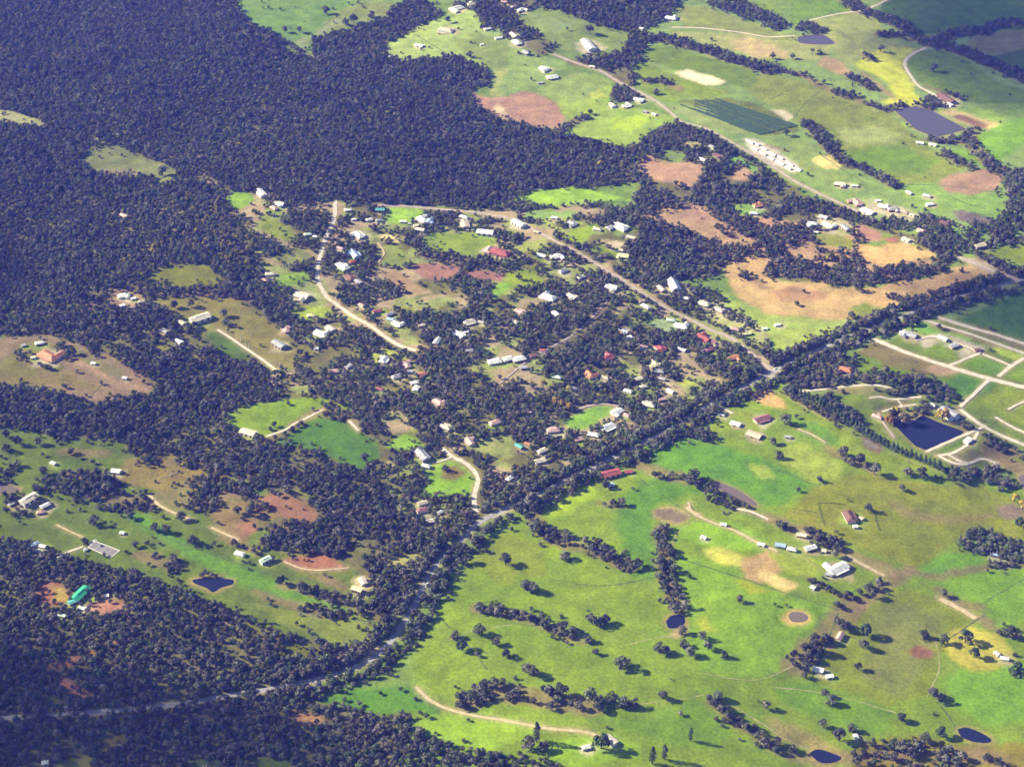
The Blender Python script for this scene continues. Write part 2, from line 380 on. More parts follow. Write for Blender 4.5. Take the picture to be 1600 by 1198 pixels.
 ([(345,655),(365,640),(400,630),(470,622),(510,622),(515,635),(500,650),(465,665),(430,680),(400,682),(370,674)], (118,182,70), 2),
 ([(425,692),(465,670),(500,651),(540,660),(570,680),(590,690),(592,715),(578,737),(545,727),(500,707),(460,697)], (84,140,62), 2),
 ([(520,630),(545,628),(552,640),(530,642)], (120,170,80), 3),
 ([(610,690),(640,677),(655,690),(662,700),(640,706),(605,700)], (152,192,84), 3),
 ([(660,720),(700,715),(735,735),(740,750),(735,778),(700,775),(655,775),(670,755)], (144,186,80), 2),
 ([(690,725),(715,727),(730,740),(710,750),(690,745)], (128,128,94), 3),
 ([(600,880),(640,865),(660,862),(650,872),(610,888)], (200,190,120), 2),
 ([(-150,530),(0,528),(60,520),(110,535),(180,560),(230,590),(240,605),(200,620),(150,630),(110,620),(70,605),(0,600),(-150,600)], (160,138,112), 4),
 ([(-60,572),(40,562),(110,582),(150,608),(80,602),(0,596)], (134,138,94), 6),
 ([(110,545),(150,552),(200,580),(190,592),(140,570)], (140,134,96), 6),
 ([(-60,560),(0,560),(60,548),(105,575),(60,592),(0,582)], (126,136,88), 6),
 ([(20,540),(60,530),(95,545),(40,552)], (132,140,88), 5),
 ([(160,468),(178,452),(190,450),(215,458),(232,465),(225,478),(190,482),(172,478)], (180,150,126), 4),
 ([(135,480),(150,470),(155,480),(140,490)], (160,132,116), 3),
 ([(225,445),(240,422),(280,412),(320,415),(350,435),(340,447),(290,447),(255,447)], (124,144,86), 5),
 ([(230,470),(260,465),(310,463),(380,470),(400,480),(440,520),(458,545),(462,577),(430,572),(400,552),(370,532),(335,527),(310,512),(280,497),(250,482)], (134,144,90), 3),
 ([(320,520),(345,515),(400,552),(380,568),(345,560)], (90,132,70), 4),
 ([(240,540),(262,530),(280,540),(270,552),(248,550)], (150,150,92), 4),
 # village greens
 ([(350,310),(365,300),(390,300),(398,312),(380,328),(365,325)], (146,182,84), 3),
 ([(405,340),(415,335),(430,345),(460,365),(470,375),(440,377),(415,362)], (134,170,94), 3),
 ([(420,400),(460,388),(487,393),(482,410),(450,412)], (156,158,106), 4),
 ([(430,432),(445,425),(480,425),(487,435),(460,446),(432,448)], (142,172,84), 3),
 ([(605,325),(650,322),(660,335),(640,350),(600,348)], (172,210,94), 2),
 ([(590,368),(600,365),(632,370),(628,379),(600,378)], (236,216,156), 1),
 ([(662,370),(680,362),(700,365),(740,362),(777,370),(772,385),(755,398),(735,405),(700,398),(670,392),(660,385)], (128,172,94), 2),
 ([(590,390),(600,383),(628,383),(642,400),(632,420),(600,417),(588,405)], (154,168,98), 3),
 ([(645,415),(680,410),(722,418),(717,432),(690,442),(665,436),(650,425)], (174,130,120), 2),
 ([(725,425),(755,422),(787,430),(782,440),(745,438),(728,432)], (174,126,120), 2),
 ([(583,420),(640,430),(662,455),(640,462),(610,442)], (184,154,120), 4),
 ([(690,455),(720,448),(720,462),(700,466)], (150,140,104), 4),
 ([(755,457),(790,440),(800,445),(775,467)], (148,192,84), 3),
 ([(453,487),(480,478),(515,480),(520,492),(490,500),(468,502)], (188,204,94), 5),
 ([(575,552),(610,545),(622,552),(597,571),(580,566)], (192,204,114), 3),
 ([(880,655),(905,645),(930,633),(965,636),(970,645),(935,655),(925,668),(890,672)], (146,190,88), 3),
 ([(1010,505),(1030,500),(1075,505),(1080,515),(1040,520)], (170,190,150), 3),
 ([(1100,490),(1150,505),(1200,525),(1190,535),(1150,520),(1105,500)], (196,196,140), 4),
 ([(1055,598),(1080,594),(1095,602),(1065,606)], (196,206,104), 3),
 # clearings in the south-west forest
 ([(55,912),(90,905),(108,925),(98,948),(62,947)], (168,116,98), 5),
 ([(80,915),(100,918),(108,938),(85,942)], (180,160,90), 4),
 ([(130,950),(175,935),(200,938),(195,955),(150,962)], (190,140,120), 5),
 ([(60,1042),(100,1030),(145,1016),(147,1024),(105,1041),(70,1049)], (196,136,108), 3),
 ([(152,1002),(190,1000),(195,1006),(170,1009)], (196,132,108), 2),
 ([(92,1060),(106,1060),(132,1080),(142,1091),(120,1093),(98,1076)], (194,140,116), 5),
 ([(60,1097),(85,1088),(98,1095),(70,1103)], (96,128,50), 3),
 ([(60,1205),(90,1188),(142,1173),(147,1185),(125,1215),(80,1225)], (168,170,78), 4),
 ([(150,1172),(170,1152),(200,1145),(192,1156),(162,1175)], (120,126,62), 3),
 ([(295,1187),(340,1182),(348,1198),(300,1210)], (92,132,62), 4),
 ([(398,1187),(450,1185),(462,1230),(398,1230)], (96,136,62), 3),
 ([(335,1120),(395,1112),(400,1120),(350,1127)], (116,104,80), 3),
 ([(455,1118),(480,1110),(500,1118),(505,1130),(470,1130)], (210,160,116), 3),
 ([(565,1014),(592,1012),(588,1021),(568,1023)], (232,208,180), 2),
 ([(550,905),(565,898),(575,905),(578,918),(560,925)], (222,206,160), 2),
]

TINTS = [
 ([(1000,325),(1100,318),(1210,345),(1330,345),(1345,400),(1470,405),(1400,440),(1190,430),(1110,400),(1040,370)], (192,160,128), 5),
 ([(1090,462),(1130,470),(1200,515),(1190,530),(1150,515),(1095,485)], (206,200,146), 3),
 ([(300,715),(355,730),(350,760),(330,790),(400,770),(500,800),(560,880),(480,860),(420,830),(330,815)], (132,126,88), 5),
 ([(1185,572),(1205,568),(1226,574),(1222,586),(1205,594),(1186,588)], (214,202,190), 2),
 ([(735,818),(770,798),(808,785),(812,792),(775,808),(745,824)], (206,196,186), 2),
]
# woodland: (outline, density)
WOODS = [
 ([(-150,-100),(372,-100),(372,14),(400,40),(440,58),(487,62),(530,52),(575,38),(603,28),(612,12),(640,-10),(665,3),(692,22),(670,34),(640,50),(603,68),(603,88),(650,95),(700,84),(760,112),(768,125),(735,143),(760,180),(800,190),(880,210),(975,232),(1010,212),(1055,190),(1100,200),(1130,222),(1000,285),(850,300),(760,325),(580,318),(420,312),(400,400),(390,450),(300,520),(0,525),(-150,530)], 1.0),
 ([(1000,285),(1130,222),(1190,260),(1250,297),(1260,320),(1210,345),(1150,320),(1100,320),(1020,330),(985,320)], 0.8),
 ([(985,322),(1020,330),(1100,372),(1200,395),(1300,400),(1340,405),(1400,415),(1470,402),(1440,380),(1500,400),(1470,427),(1410,440),(1300,450),(1190,430),(1140,410),(1120,430),(1030,440),(960,410),(900,360)], 0.62),
 ([(1000,350),(1040,350),(1120,380),(1190,390),(1130,412),(1080,430),(1020,430),(990,400)], 0.95),
 ([(1230,400),(1300,420),(1400,418),(1490,412),(1460,430),(1330,450),(1290,440),(1200,428)], 0.95),
 ([(1240,300),(1330,330),(1420,360),(1490,392),(1470,400),(1440,385),(1380,362),(1320,340),(1250,318)], 0.8),
 ([(1380,345),(1430,330),(1460,335),(1500,350),(1540,345),(1560,350),(1530,385),(1500,400),(1440,378)], 0.8),
 ([(1560,275),(1600,265),(1720,260),(1720,380),(1600,382),(1560,387),(1530,388),(1555,350),(1570,310)], 0.85),
 ([(1100,318),(1150,320),(1210,345),(1260,320),(1330,345),(1345,385),(1340,405),(1300,400),(1200,395),(1125,372)], 0.5),
 # the village
 ([(350,310),(420,312),(580,320),(760,327),(850,305),(1000,330),(960,400),(1030,440),(1120,455),(1200,520),(1210,575),(1150,605),(1060,655),(950,708),(850,762),(760,802),(700,850),(640,830),(560,700),(420,600),(300,520),(390,450),(400,400)], 0.82),
 ([(760,440),(1000,470),(1000,600),(900,650),(720,700),(640,640),(700,560)], 0.9),
 ([(300,520),(420,600),(560,700),(640,830),(690,860),(650,930),(600,985),(560,900),(530,870),(440,865),(400,850),(480,790),(355,730),(330,715),(210,715),(190,690),(90,685),(30,668),(-150,660),(-150,600),(70,605),(150,630),(230,600),(180,560),(110,535),(0,525)], 0.9),
 ([(-150,840),(0,840),(60,850),(100,868),(170,885),(215,895),(250,912),(290,925),(345,945),(395,972),(430,985),(520,1008),(590,1000),(560,1035),(450,1068),(300,1092),(150,1108),(-150,1128)], 1.0),
 ([(-150,1118),(150,1106),(300,1094),(450,1072),(500,1090),(560,1108),(640,1114),(695,1118),(665,1135),(655,1150),(720,1168),(770,1180),(850,1188),(900,1210),(900,1300),(-150,1300)], 0.97),
 # north-east
 ([(825,-100),(1110,-100),(1060,8),(1050,20),(1030,35),(1010,45),(1000,62),(985,52),(930,38),(880,20),(840,10)], 1.0),
 ([(1100,-10),(1150,0),(1200,20),(1236,42),(1215,50),(1170,34),(1110,10)], 0.95),
 ([(1243,48),(1252,35),(1275,38),(1292,50),(1270,55)], 0.95),
 ([(700,5),(760,0),(790,15),(830,40),(850,60),(870,78),(840,90),(810,85),(790,60),(750,45),(745,20)], 0.5),
 ([(745,5),(765,10),(800,40),(798,50),(765,40),(747,30)], 0.95),
 ([(690,85),(715,88),(760,110),(768,130),(740,140),(700,120)], 0.95),
 ([(880,95),(920,90),(990,80),(1005,95),(985,112),(1002,122),(985,137),(960,130),(940,110),(900,105)], 0.85),
 ([(985,50),(1010,55),(1010,80),(985,95),(970,85)], 0.9),
 ([(953,150),(962,135),(985,138),(1005,150),(985,160),(962,160)], 0.95),
 ([(690,-20),(790,-100),(830,-100),(840,10),(800,30),(760,0)], 0.5),
 # east
 ([(1215,590),(1260,575),(1310,552),(1340,562),(1380,580),(1440,590),(1470,600),(1460,612),(1420,625),(1390,617),(1340,602),(1290,605),(1240,612)], 0.8),
 ([(1262,622),(1290,615),(1330,640),(1350,660),(1360,682),(1320,667),(1285,647)], 0.85),
 ([(1520,735),(1545,725),(1570,745),(1590,765),(1565,767),(1530,750)], 1.0),
 ([(1470,735),(1500,725),(1530,740),(1510,755),(1480,752)], 0.9),
 ([(1490,850),(1510,833),(1540,828),(1600,850),(1720,860),(1720,892),(1600,882),(1540,867),(1500,860)], 0.95),
 ([(1440,620),(1475,600),(1495,625),(1460,640),(1430,650),(1400,648)], 0.7),
 ([(1520,690),(1535,680),(1600,705),(1720,745),(1720,770),(1600,725)], 0.6),
 ([(1590,285),(1560,275),(1540,268),(1570,262)], 0.5),
 ([(-50,770),(0,735),(60,720),(120,735),(170,760),(240,770),(235,800),(180,800),(150,795),(90,790),(60,800),(-50,830)], 0.42),
 ([(90,698),(170,692),(200,715),(165,716),(95,716)], 0.5),
 ([(270,755),(330,740),(400,760),(380,790),(320,800)], 0.6),
 ([(200,700),(420,705),(560,760),(530,800),(460,790),(380,750),(300,730),(220,728)], 0.75),
 ([(340,780),(420,790),(400,810),(350,805)], 0.35), ([(420,820),(500,830),(560,880),(480,865)], 0.8),
 ([(300,880),(345,885),(400,905),(440,925),(420,935),(360,915)], 0.25),
 ([(1400,1160),(1470,1150),(1500,1180),(1600,1180),(1720,1185),(1720,1300),(1350,1300),(1350,1190)], 0.35),
 ([(960,705),(1000,700),(1025,735),(1000,735),(960,728)], 0.9),
 ([(1050,668),(1075,655),(1095,668),(1125,686),(1100,692),(1065,680)], 0.85),
 ([(1070,748),(1095,750),(1130,765),(1165,790),(1200,805),(1195,815),(1150,800),(1110,785),(1085,765)], 0.85),
 ([(850,760),(900,735),(935,745),(925,760),(900,765),(860,785)], 0.8),
]
# rows and belts of trees: (line, width in m, density, label or None)
BELTS = [
 ([(1000,60),(1040,62),(1090,75),(1130,88),(1170,100),(1200,110)], 34, .9, None),
 ([(1200,106),(1250,118),(1300,142),(1340,156),(1385,172)], 18, .75, None),
 ([(1312,-15),(1335,10),(1350,18),(1400,36),(1430,55),(1460,70),(1500,80),(1560,105),(1640,140)], 34, .95, None),
 ([(1375,55),(1400,54),(1420,62)], 18, .7, None),
 ([(1460,62),(1500,52),(1530,50),(1560,40),(1600,36),(1660,32)], 30, .8, None),
 ([(1010,128),(1035,128),(1062,140)], 16, .7, None),
 ([(1262,196),(1275,207),(1290,226),(1310,247),(1330,260)], 22, .8, None),
 ([(1345,262),(1370,275),(1400,292)], 16, .8, None),
 ([(1200,228),(1225,235)], 10, .3, None),
 ([(1393,166),(1412,164)], 12, .8, None), ([(1435,163),(1448,170)], 16, .9, None),
 ([(1450,135),(1475,145),(1500,155)], 12, .6, None), ([(1455,158),(1475,165)], 20, .8, None),
 ([(1455,218),(1480,220),(1510,218),(1522,205)], 22, .8, None),
 ([(1510,218),(1530,240),(1545,256),(1562,268)], 22, .85, None),
 ([(1475,240),(1500,254),(1520,262)], 14, .8, None),
 ([(875,203),(890,194),(912,184)], 18, .85, None),
 ([(1325,118),(1350,132),(1362,140)], 16, .6, None),
 ([(1350,86),(1365,95)], 14, .8, None),
 ([(235,455),(280,457),(320,455),(360,460),(395,465)], 22, .95, None),
 ([(1530,400),(1560,415),(1600,430),(1640,440)], 16, .75, None),
 ([(1290,700),(1320,716),(1350,730),(1368,740)], 12, .4, None),
 ([(1460,510),(1500,520),(1530,530),(1570,545)], 10, .25, None),
 ([(1520,512),(1560,525),(1600,540)], 16, .5, None),
 ([(1305,604),(1318,612)], 10, .5, None),
 ([(1395,465),(1410,468),(1425,473)], 14, .9, None),
 ([(665,395),(690,402),(720,408),(760,412),(785,420)], 26, .9, None),
 ([(460,662),(480,650),(510,640),(530,645),(560,655)], 16, .9, None),
 ([(1230,612),(1262,632),(1300,655)], 10, .8, None),
 ([(1390,654),(1408,649),(1428,648),(1443,641)], 13, .9, None), ([(1480,655),(1500,662),(1516,673)], 13, .8, None), ([(1540,690),(1600,712),(1700,752)], 12, .8, None), ([(1565,700),(1640,730)], 10, .8, None),
 ([(1465,160),(1452,172)], 14, .9, None), ([(440,64),(470,80),(490,88)], 10, .5, None), ([(318,898),(345,899)], 9, .7, None),
 ([(32,553),(46,568)], 9, .6, None), ([(58,572),(78,577)], 9, .6, None), ([(96,543),(108,556)], 12, .8, None), ([(140,548),(190,563),(226,584)], 11, .55, None), ([(62,586),(76,590)], 8, .7, None),
 ([(1160,430),(1200,450)], 14, .4, None), ([(1240,452),(1256,456)], 8, .8, None),
 # nearer rows whose trees stand out one by one
 ([(826,798),(846,826),(880,848),(920,858),(960,874),(984,886)], 20, .8, ('gum tree', 'in the diagonal row below the long red barn')),
 ([(1032,826),(1036,852),(1041,900),(1054,938),(1060,950)], 18, .75, ('gum tree', 'in the row ending at the round dam')),
 ([(745,950),(800,960),(850,976),(890,996),(912,1004)], 13, .7, ('gum tree', 'in the thin row slanting across the lower pasture')),
 ([(728,1096),(770,1082),(820,1086),(880,1098),(920,1106)], 26, .62, ('gum tree', 'in the thicket above the curving sand drive')),
 ([(1112,1096),(1150,1128),(1180,1148),(1230,1178),(1290,1192)], 14, .5, ('gum tree', 'in the ragged creek line at the bottom')),
 ([(1242,1042),(1265,1016),(1290,994),(1312,965),(1336,945)], 30, .5, ('dark tree', 'in the grove left of the reddish dam')),
 ([(1266,906),(1300,926),(1342,942)], 9, .8, ('dark tree', 'in the hedge below the large white house')),
 ([(1330,952),(1370,922),(1400,904),(1422,892)], 16, .6, ('dark tree', 'in the belt meeting that hedge and lane')),
 ([(1202,808),(1232,822),(1272,834),(1312,858),(1362,880),(1400,894)], 20, .55, ('dark tree', 'in the long belt behind the white sheds')),
 ([(1420,888),(1460,902),(1520,889),(1600,880)], 12, .4, None),
 ([(1000,726),(1030,738),(1072,750)], 22, .7, ('gum tree', 'in the belt right of the long red barn')),
 ([(935,785),(955,790),(978,792)], 10, .8, ('low bush', 'in the short arc below the long red barn')),
 ([(1468,922),(1500,940),(1530,947)], 12, .6, ('tree', 'along the sandy lane at the far right')),
 ([(1532,965),(1560,985),(1585,992)], 12, .6, ('tree', 'in the clump ending the far right sandy lane')),
 ([(215,868),(240,874),(275,886)], 18, .6, ('gum tree', 'in the clump left of the western blue dam')),
 ([(98,705),(125,708),(165,708)], 14, .7, ('gum tree', 'in the straight row above the western pasture')),
 ([(150,772),(185,780),(235,790)], 24, .55, ('gum tree', 'in the thicket left of the curved tan track')),
 ([(312,788),(340,775),(370,768)], 24, .6, ('gum tree', 'in the thicket right of the curved tan track')),
 ([(110,742),(145,748),(175,758)], 20, .5, ('gum tree', 'in the clump between two white western sheds')),
 ([(345,840),(400,862)], 12, .3, None),
 ([(1300,1185),(1360,1182),(1420,1178)], 16, .5, ('low tree', 'in the scrub beside the bottom middle dam')),
 ([(1480,1182),(1520,1180),(1560,1185)], 20, .6, ('low tree', 'in the scrub below the bottom right dam')),
 ([(440,915),(500,928),(560,950),(592,962)], 14, .7, ('dark tree', 'in the shelter row below the pale green cottage')),
 ([(400,925),(440,940),(500,955),(540,962)], 14, .5, None),
]
# roads: (line, width, kind, name)
ROADS = [
 ([(-150,1134),(0,1122),(150,1112),(210,1107),(280,1100),(350,1088),(400,1080),(430,1075),(500,1060),(550,1045),(590,1022),(620,990),(640,960),(660,920),(690,870),(720,845),(750,815),(790,795),(830,778),(880,752),(930,728),(990,700),(1050,668),(1110,632),(1160,606),(1205,582),(1260,555),(1330,525),(1400,498),(1470,472),(1540,452),(1600,437),(1720,408)], 9.5, 'asphalt', 'highway'),
 ([(524,312),(522,340),(510,370),(500,400),(496,420),(497,440),(505,455),(512,465),(525,475),(550,493),(580,510),(600,525),(625,540),(650,548)], 7.5, 'sand', 'village_road'),
 ([(580,320),(640,323),(700,328),(750,333),(800,343),(840,362),(870,378),(900,393),(925,408),(960,430),(1000,455),(1040,480),(1080,500),(1110,515),(1140,527),(1165,545),(1190,565),(1205,580)], 6.5, 'pinkgravel', 'village_road'),
 ([(690,700),(705,712),(725,722),(740,735),(747,748),(743,765),(740,782),(745,800)], 7, 'sand', 'village_road'),
 ([(650,1073),(670,1092),(700,1107),(740,1117),(800,1127),(860,1138),(910,1142),(935,1150)], 4.2, 'tan', 'farm_track'),
 ([(1365,530),(1420,552),(1480,572),(1540,590),(1600,605),(1720,637)], 9, 'sand', 'estate_road'),
 ([(1442,499),(1480,511),(1525,525),(1600,552),(1720,595)], 6, 'sand', 'estate_road'),
 ([(1466,496),(1518,512),(1560,524),(1600,537),(1720,575)], 7, 'sand', 'estate_road'),
 ([(1482,572),(1510,560),(1530,552)], 5, 'sand', 'estate_road'),
 ([(1560,588),(1580,572),(1600,560),(1640,545)], 6, 'sand', 'estate_road'),
 ([(1535,553),(1560,563),(1580,572)], 5, 'sand', 'estate_road'),
 ([(1010,150),(1030,162),(1050,178),(1065,190),(1100,200),(1130,215),(1160,232),(1200,255),(1245,285),(1300,312),(1345,332)], 6, 'pinkgravel', 'country_lane'),
 ([(865,85),(890,95),(910,102),(940,112),(970,130),(1010,150)], 7, 'pinkgravel', 'country_lane'),
 ([(1050,43),(1095,44),(1150,50),(1200,58),(1242,56)], 5, 'sand', 'farm_track'),
 ([(1265,32),(1310,22),(1345,17),(1370,8),(1410,-12)], 5, 'sand', 'farm_track'),
 ([(1447,75),(1425,85),(1414,97),(1416,108),(1425,122),(1434,134),(1452,144),(1470,153),(1487,162)], 7, 'sand', 'farm_track'),
 ([(233,773),(250,790),(275,802),(300,812)], 4, 'tan', 'farm_track'),
 ([(330,824),(350,833),(373,843)], 3.5, 'tan', 'farm_track'),
 ([(340,515),(360,528),(385,545),(410,562),(432,579)], 4.5, 'sand', 'farm_drive'),
 ([(125,565),(150,580),(180,597),(232,612)], 4, 'redearth', 'farm_track'),
 ([(416,682),(430,677),(445,672),(460,662),(475,655),(505,640)], 4, 'sand', 'farm_drive'),
 ([(545,657),(560,673)], 4, 'sand', 'farm_drive'),
 ([(1498,402),(1530,415),(1560,427),(1592,438)], 8, 'pinkgravel', 'country_lane'),
 ([(1242,612),(1290,608),(1330,603),(1370,602),(1392,607)], 4.5, 'sand', 'garden_path'),
 ([(1358,622),(1375,620),(1395,624),(1440,620)], 4, 'sand', 'garden_path'),
 ([(1378,643),(1405,636),(1432,632)], 3.5, 'sand', 'garden_path'),
 ([(1447,706),(1480,691),(1525,672),(1540,665)], 5, 'sand', 'garden_path'),
 ([(1500,640),(1540,668),(1600,695),(1720,740)], 7, 'sand', 'estate_road'),
 ([(1530,672),(1518,690),(1490,707),(1466,712)], 5, 'sand', 'garden_path'),
 ([(1480,710),(1510,724),(1535,717),(1560,725)], 4, 'sand', 'garden_path'),
 ([(1322,868),(1350,883),(1382,900)], 5, 'tan', 'farm_track'),
 ([(1468,935),(1498,950),(1525,966)], 8, 'tan', 'farm_track'),
 ([(1072,792),(1090,806),(1120,819),(1150,830),(1180,846),(1215,862)], 4.5, 'tan', 'farm_track'),
 ([(88,872),(105,863),(130,854)], 3.5, 'sand', 'farm_drive'),
 ([(88,820),(105,828),(130,840)], 2.4, 'tan', 'farm_track'),
 ([(443,877),(470,888),(500,891),(545,887)], 3, 'tan', 'farm_track'),
 ([(675,724),(690,720),(708,714)], 4, 'sand', 'farm_drive'),
 ([(900,640),(930,632),(960,634),(972,645)], 4.5, 'pinkgravel', 'village_road'),
 ([(950,470),(900,520),(830,560),(780,600)], 3.5, 'pinkgravel', 'village_road'),
 ([(1150,795),(1175,800),(1200,812)], 5, 'sand', 'farm_track'),
 ([(590,380),(600,395),(592,410)], 3, 'tan', 'farm_track'),
 ([(1246,670),(1270,680),(1290,692)], 3, 'tan', 'farm_track'),
 ([(1126,637),(1145,646)], 4, 'sand', 'farm_drive'),
 ([(1500,636),(1520,618),(1532,606),(1545,594)], 6, 'sand', 'estate_road'), ([(1555,652),(1600,676),(1720,726)], 5, 'sand', 'estate_road'), ([(1402,624),(1410,635)], 3, 'sand', 'garden_path'),
 ([(1430,532),(1455,526),(1475,530),(1505,540),(1532,552)], 5, 'sand', 'estate_road'), ([(1372,645),(1385,668),(1398,684)], 4, 'pinkgravel', 'garden_path'), ([(1466,712),(1490,724),(1512,726)], 5, 'sand', 'garden_path'),
 ([(1575,640),(1600,628),(1640,618)], 4, 'sand', 'estate_road'),
 ([(1095,805),(1080,798),(1076,785)], 3, 'tan', 'farm_track'),
]
# dams and lakes: (outline, tone, label-free name)
WATERS = [
 ([(1398,173),(1412,168),(1432,167),(1456,173),(1480,186),(1510,202),(1490,208),(1461,215),(1447,209),(1432,203),(1415,188)], 'square'),
 ([(1246,58),(1262,56),(1284,54),(1304,67),(1292,70),(1262,69),(1248,66)], 'dusk'),
 ([(1394,660),(1412,656),(1430,656),(1442,648),(1460,657),(1478,664),(1506,674),(1500,681),(1446,703),(1431,697),(1414,681)], 'square'),
 ([(300,906),(316,903),(340,904),(362,905),(364,912),(345,918),(333,925),(322,918),(304,911)], 'deep'),
 ([(1041,970),(1048,962),(1062,960),(1070,966),(1068,976),(1056,981),(1044,980)], 'deep'),
 ([(1496,1139),(1510,1136),(1532,1144),(1549,1155),(1542,1160),(1520,1158),(1502,1150)], 'deep'),
 ([(1264,1176),(1278,1170),(1300,1176),(1315,1184),(1300,1191),(1280,1190)], 'deep'),
 ([(1109,758),(1118,752),(1150,764),(1182,786),(1174,789),(1150,778),(1125,765)], 'mud'),
 ([(1231,962),(1238,956),(1254,957),(1263,964),(1256,971),(1238,971)], 'mud'),
 ([(1590,745),(1610,742),(1680,775),(1700,800),(1640,790),(1602,765)], 'mud'),
 ([(0,756),(12,757),(30,764),(20,768),(-20,770),(-40,760)], 'mud'),
]

VERGES = [
 ([(1530,945),(1565,925),(1602,903)], 'rank'), ([(1200,728),(1235,742),(1272,757)], 'rank'), ([(1238,794),(1278,801)], 'rank'), ([(1206,608),(1290,654),(1380,703),(1466,736)], 'worn'),
 ([(985,1006),(1015,998),(1050,993)], 'worn'), ([(680,960),(712,988),(745,1024),(762,1046)], 'rank'), ([(925,1097),(970,1104),(1010,1098),(1060,1092),(1100,1085)], 'worn'),
 ([(1112,1085),(1150,1105),(1190,1130),(1250,1165),(1320,1184)], 'worn'), ([(1178,172),(1215,150),(1250,134)], 'rank'), ([(1400,289),(1470,290),(1570,302)], 'rank'), ([(1480,305),(1510,318),(1540,326)], 'rank'),
 ([(138,623),(150,611),(161,599)], 'rank'), ([(190,806),(280,848),(400,890),(500,932)], 'rank'), ([(1210,1073),(1300,1085),(1400,1113)], 'worn'), ([(1310,956),(1290,1010),(1268,1060)], 'rank'),
 ([(1448,1088),(1468,1042),(1462,1000)], 'worn'), ([(1464,1096),(1480,1115),(1492,1135)], 'rank'), ([(1062,872),(1150,900),(1240,930),(1312,953)], 'rank'), ([(1520,888),(1600,879)], 'rank'),
 ([(1330,926),(1355,912),(1380,899)], 'rank'), ([(1330,110),(1365,135),(1402,160)], 'worn'), ([(1000,748),(1030,770),(1062,792)], 'rank'), ([(1090,812),(1060,830),(1048,860)], 'worn'),
 ([(700,1000),(740,985),(800,975)], 'worn'), ([(860,905),(940,915),(1035,900)], 'rank'), ([(1240,1040),(1180,1062),(1100,1052)], 'worn'), ([(1280,240),(1320,268),(1350,285)], 'rank'),
 ([(1480,1000),(1520,972),(1540,960)], 'rank'), ([(1240,860),(1275,885),(1300,900)], 'worn'), ([(645,52),(700,85)], 'rank'), ([(850,140),(905,112)], 'worn'), ([(1010,95),(1060,120),(1140,146)], 'worn'),
 ([(1290,136),(1260,160),(1240,185)], 'rank'), ([(1210,500),(1300,504),(1350,505)], 'worn'), ([(150,720),(200,760),(235,775)], 'worn'), ([(395,940),(470,955),(590,972)], 'rank'),
]
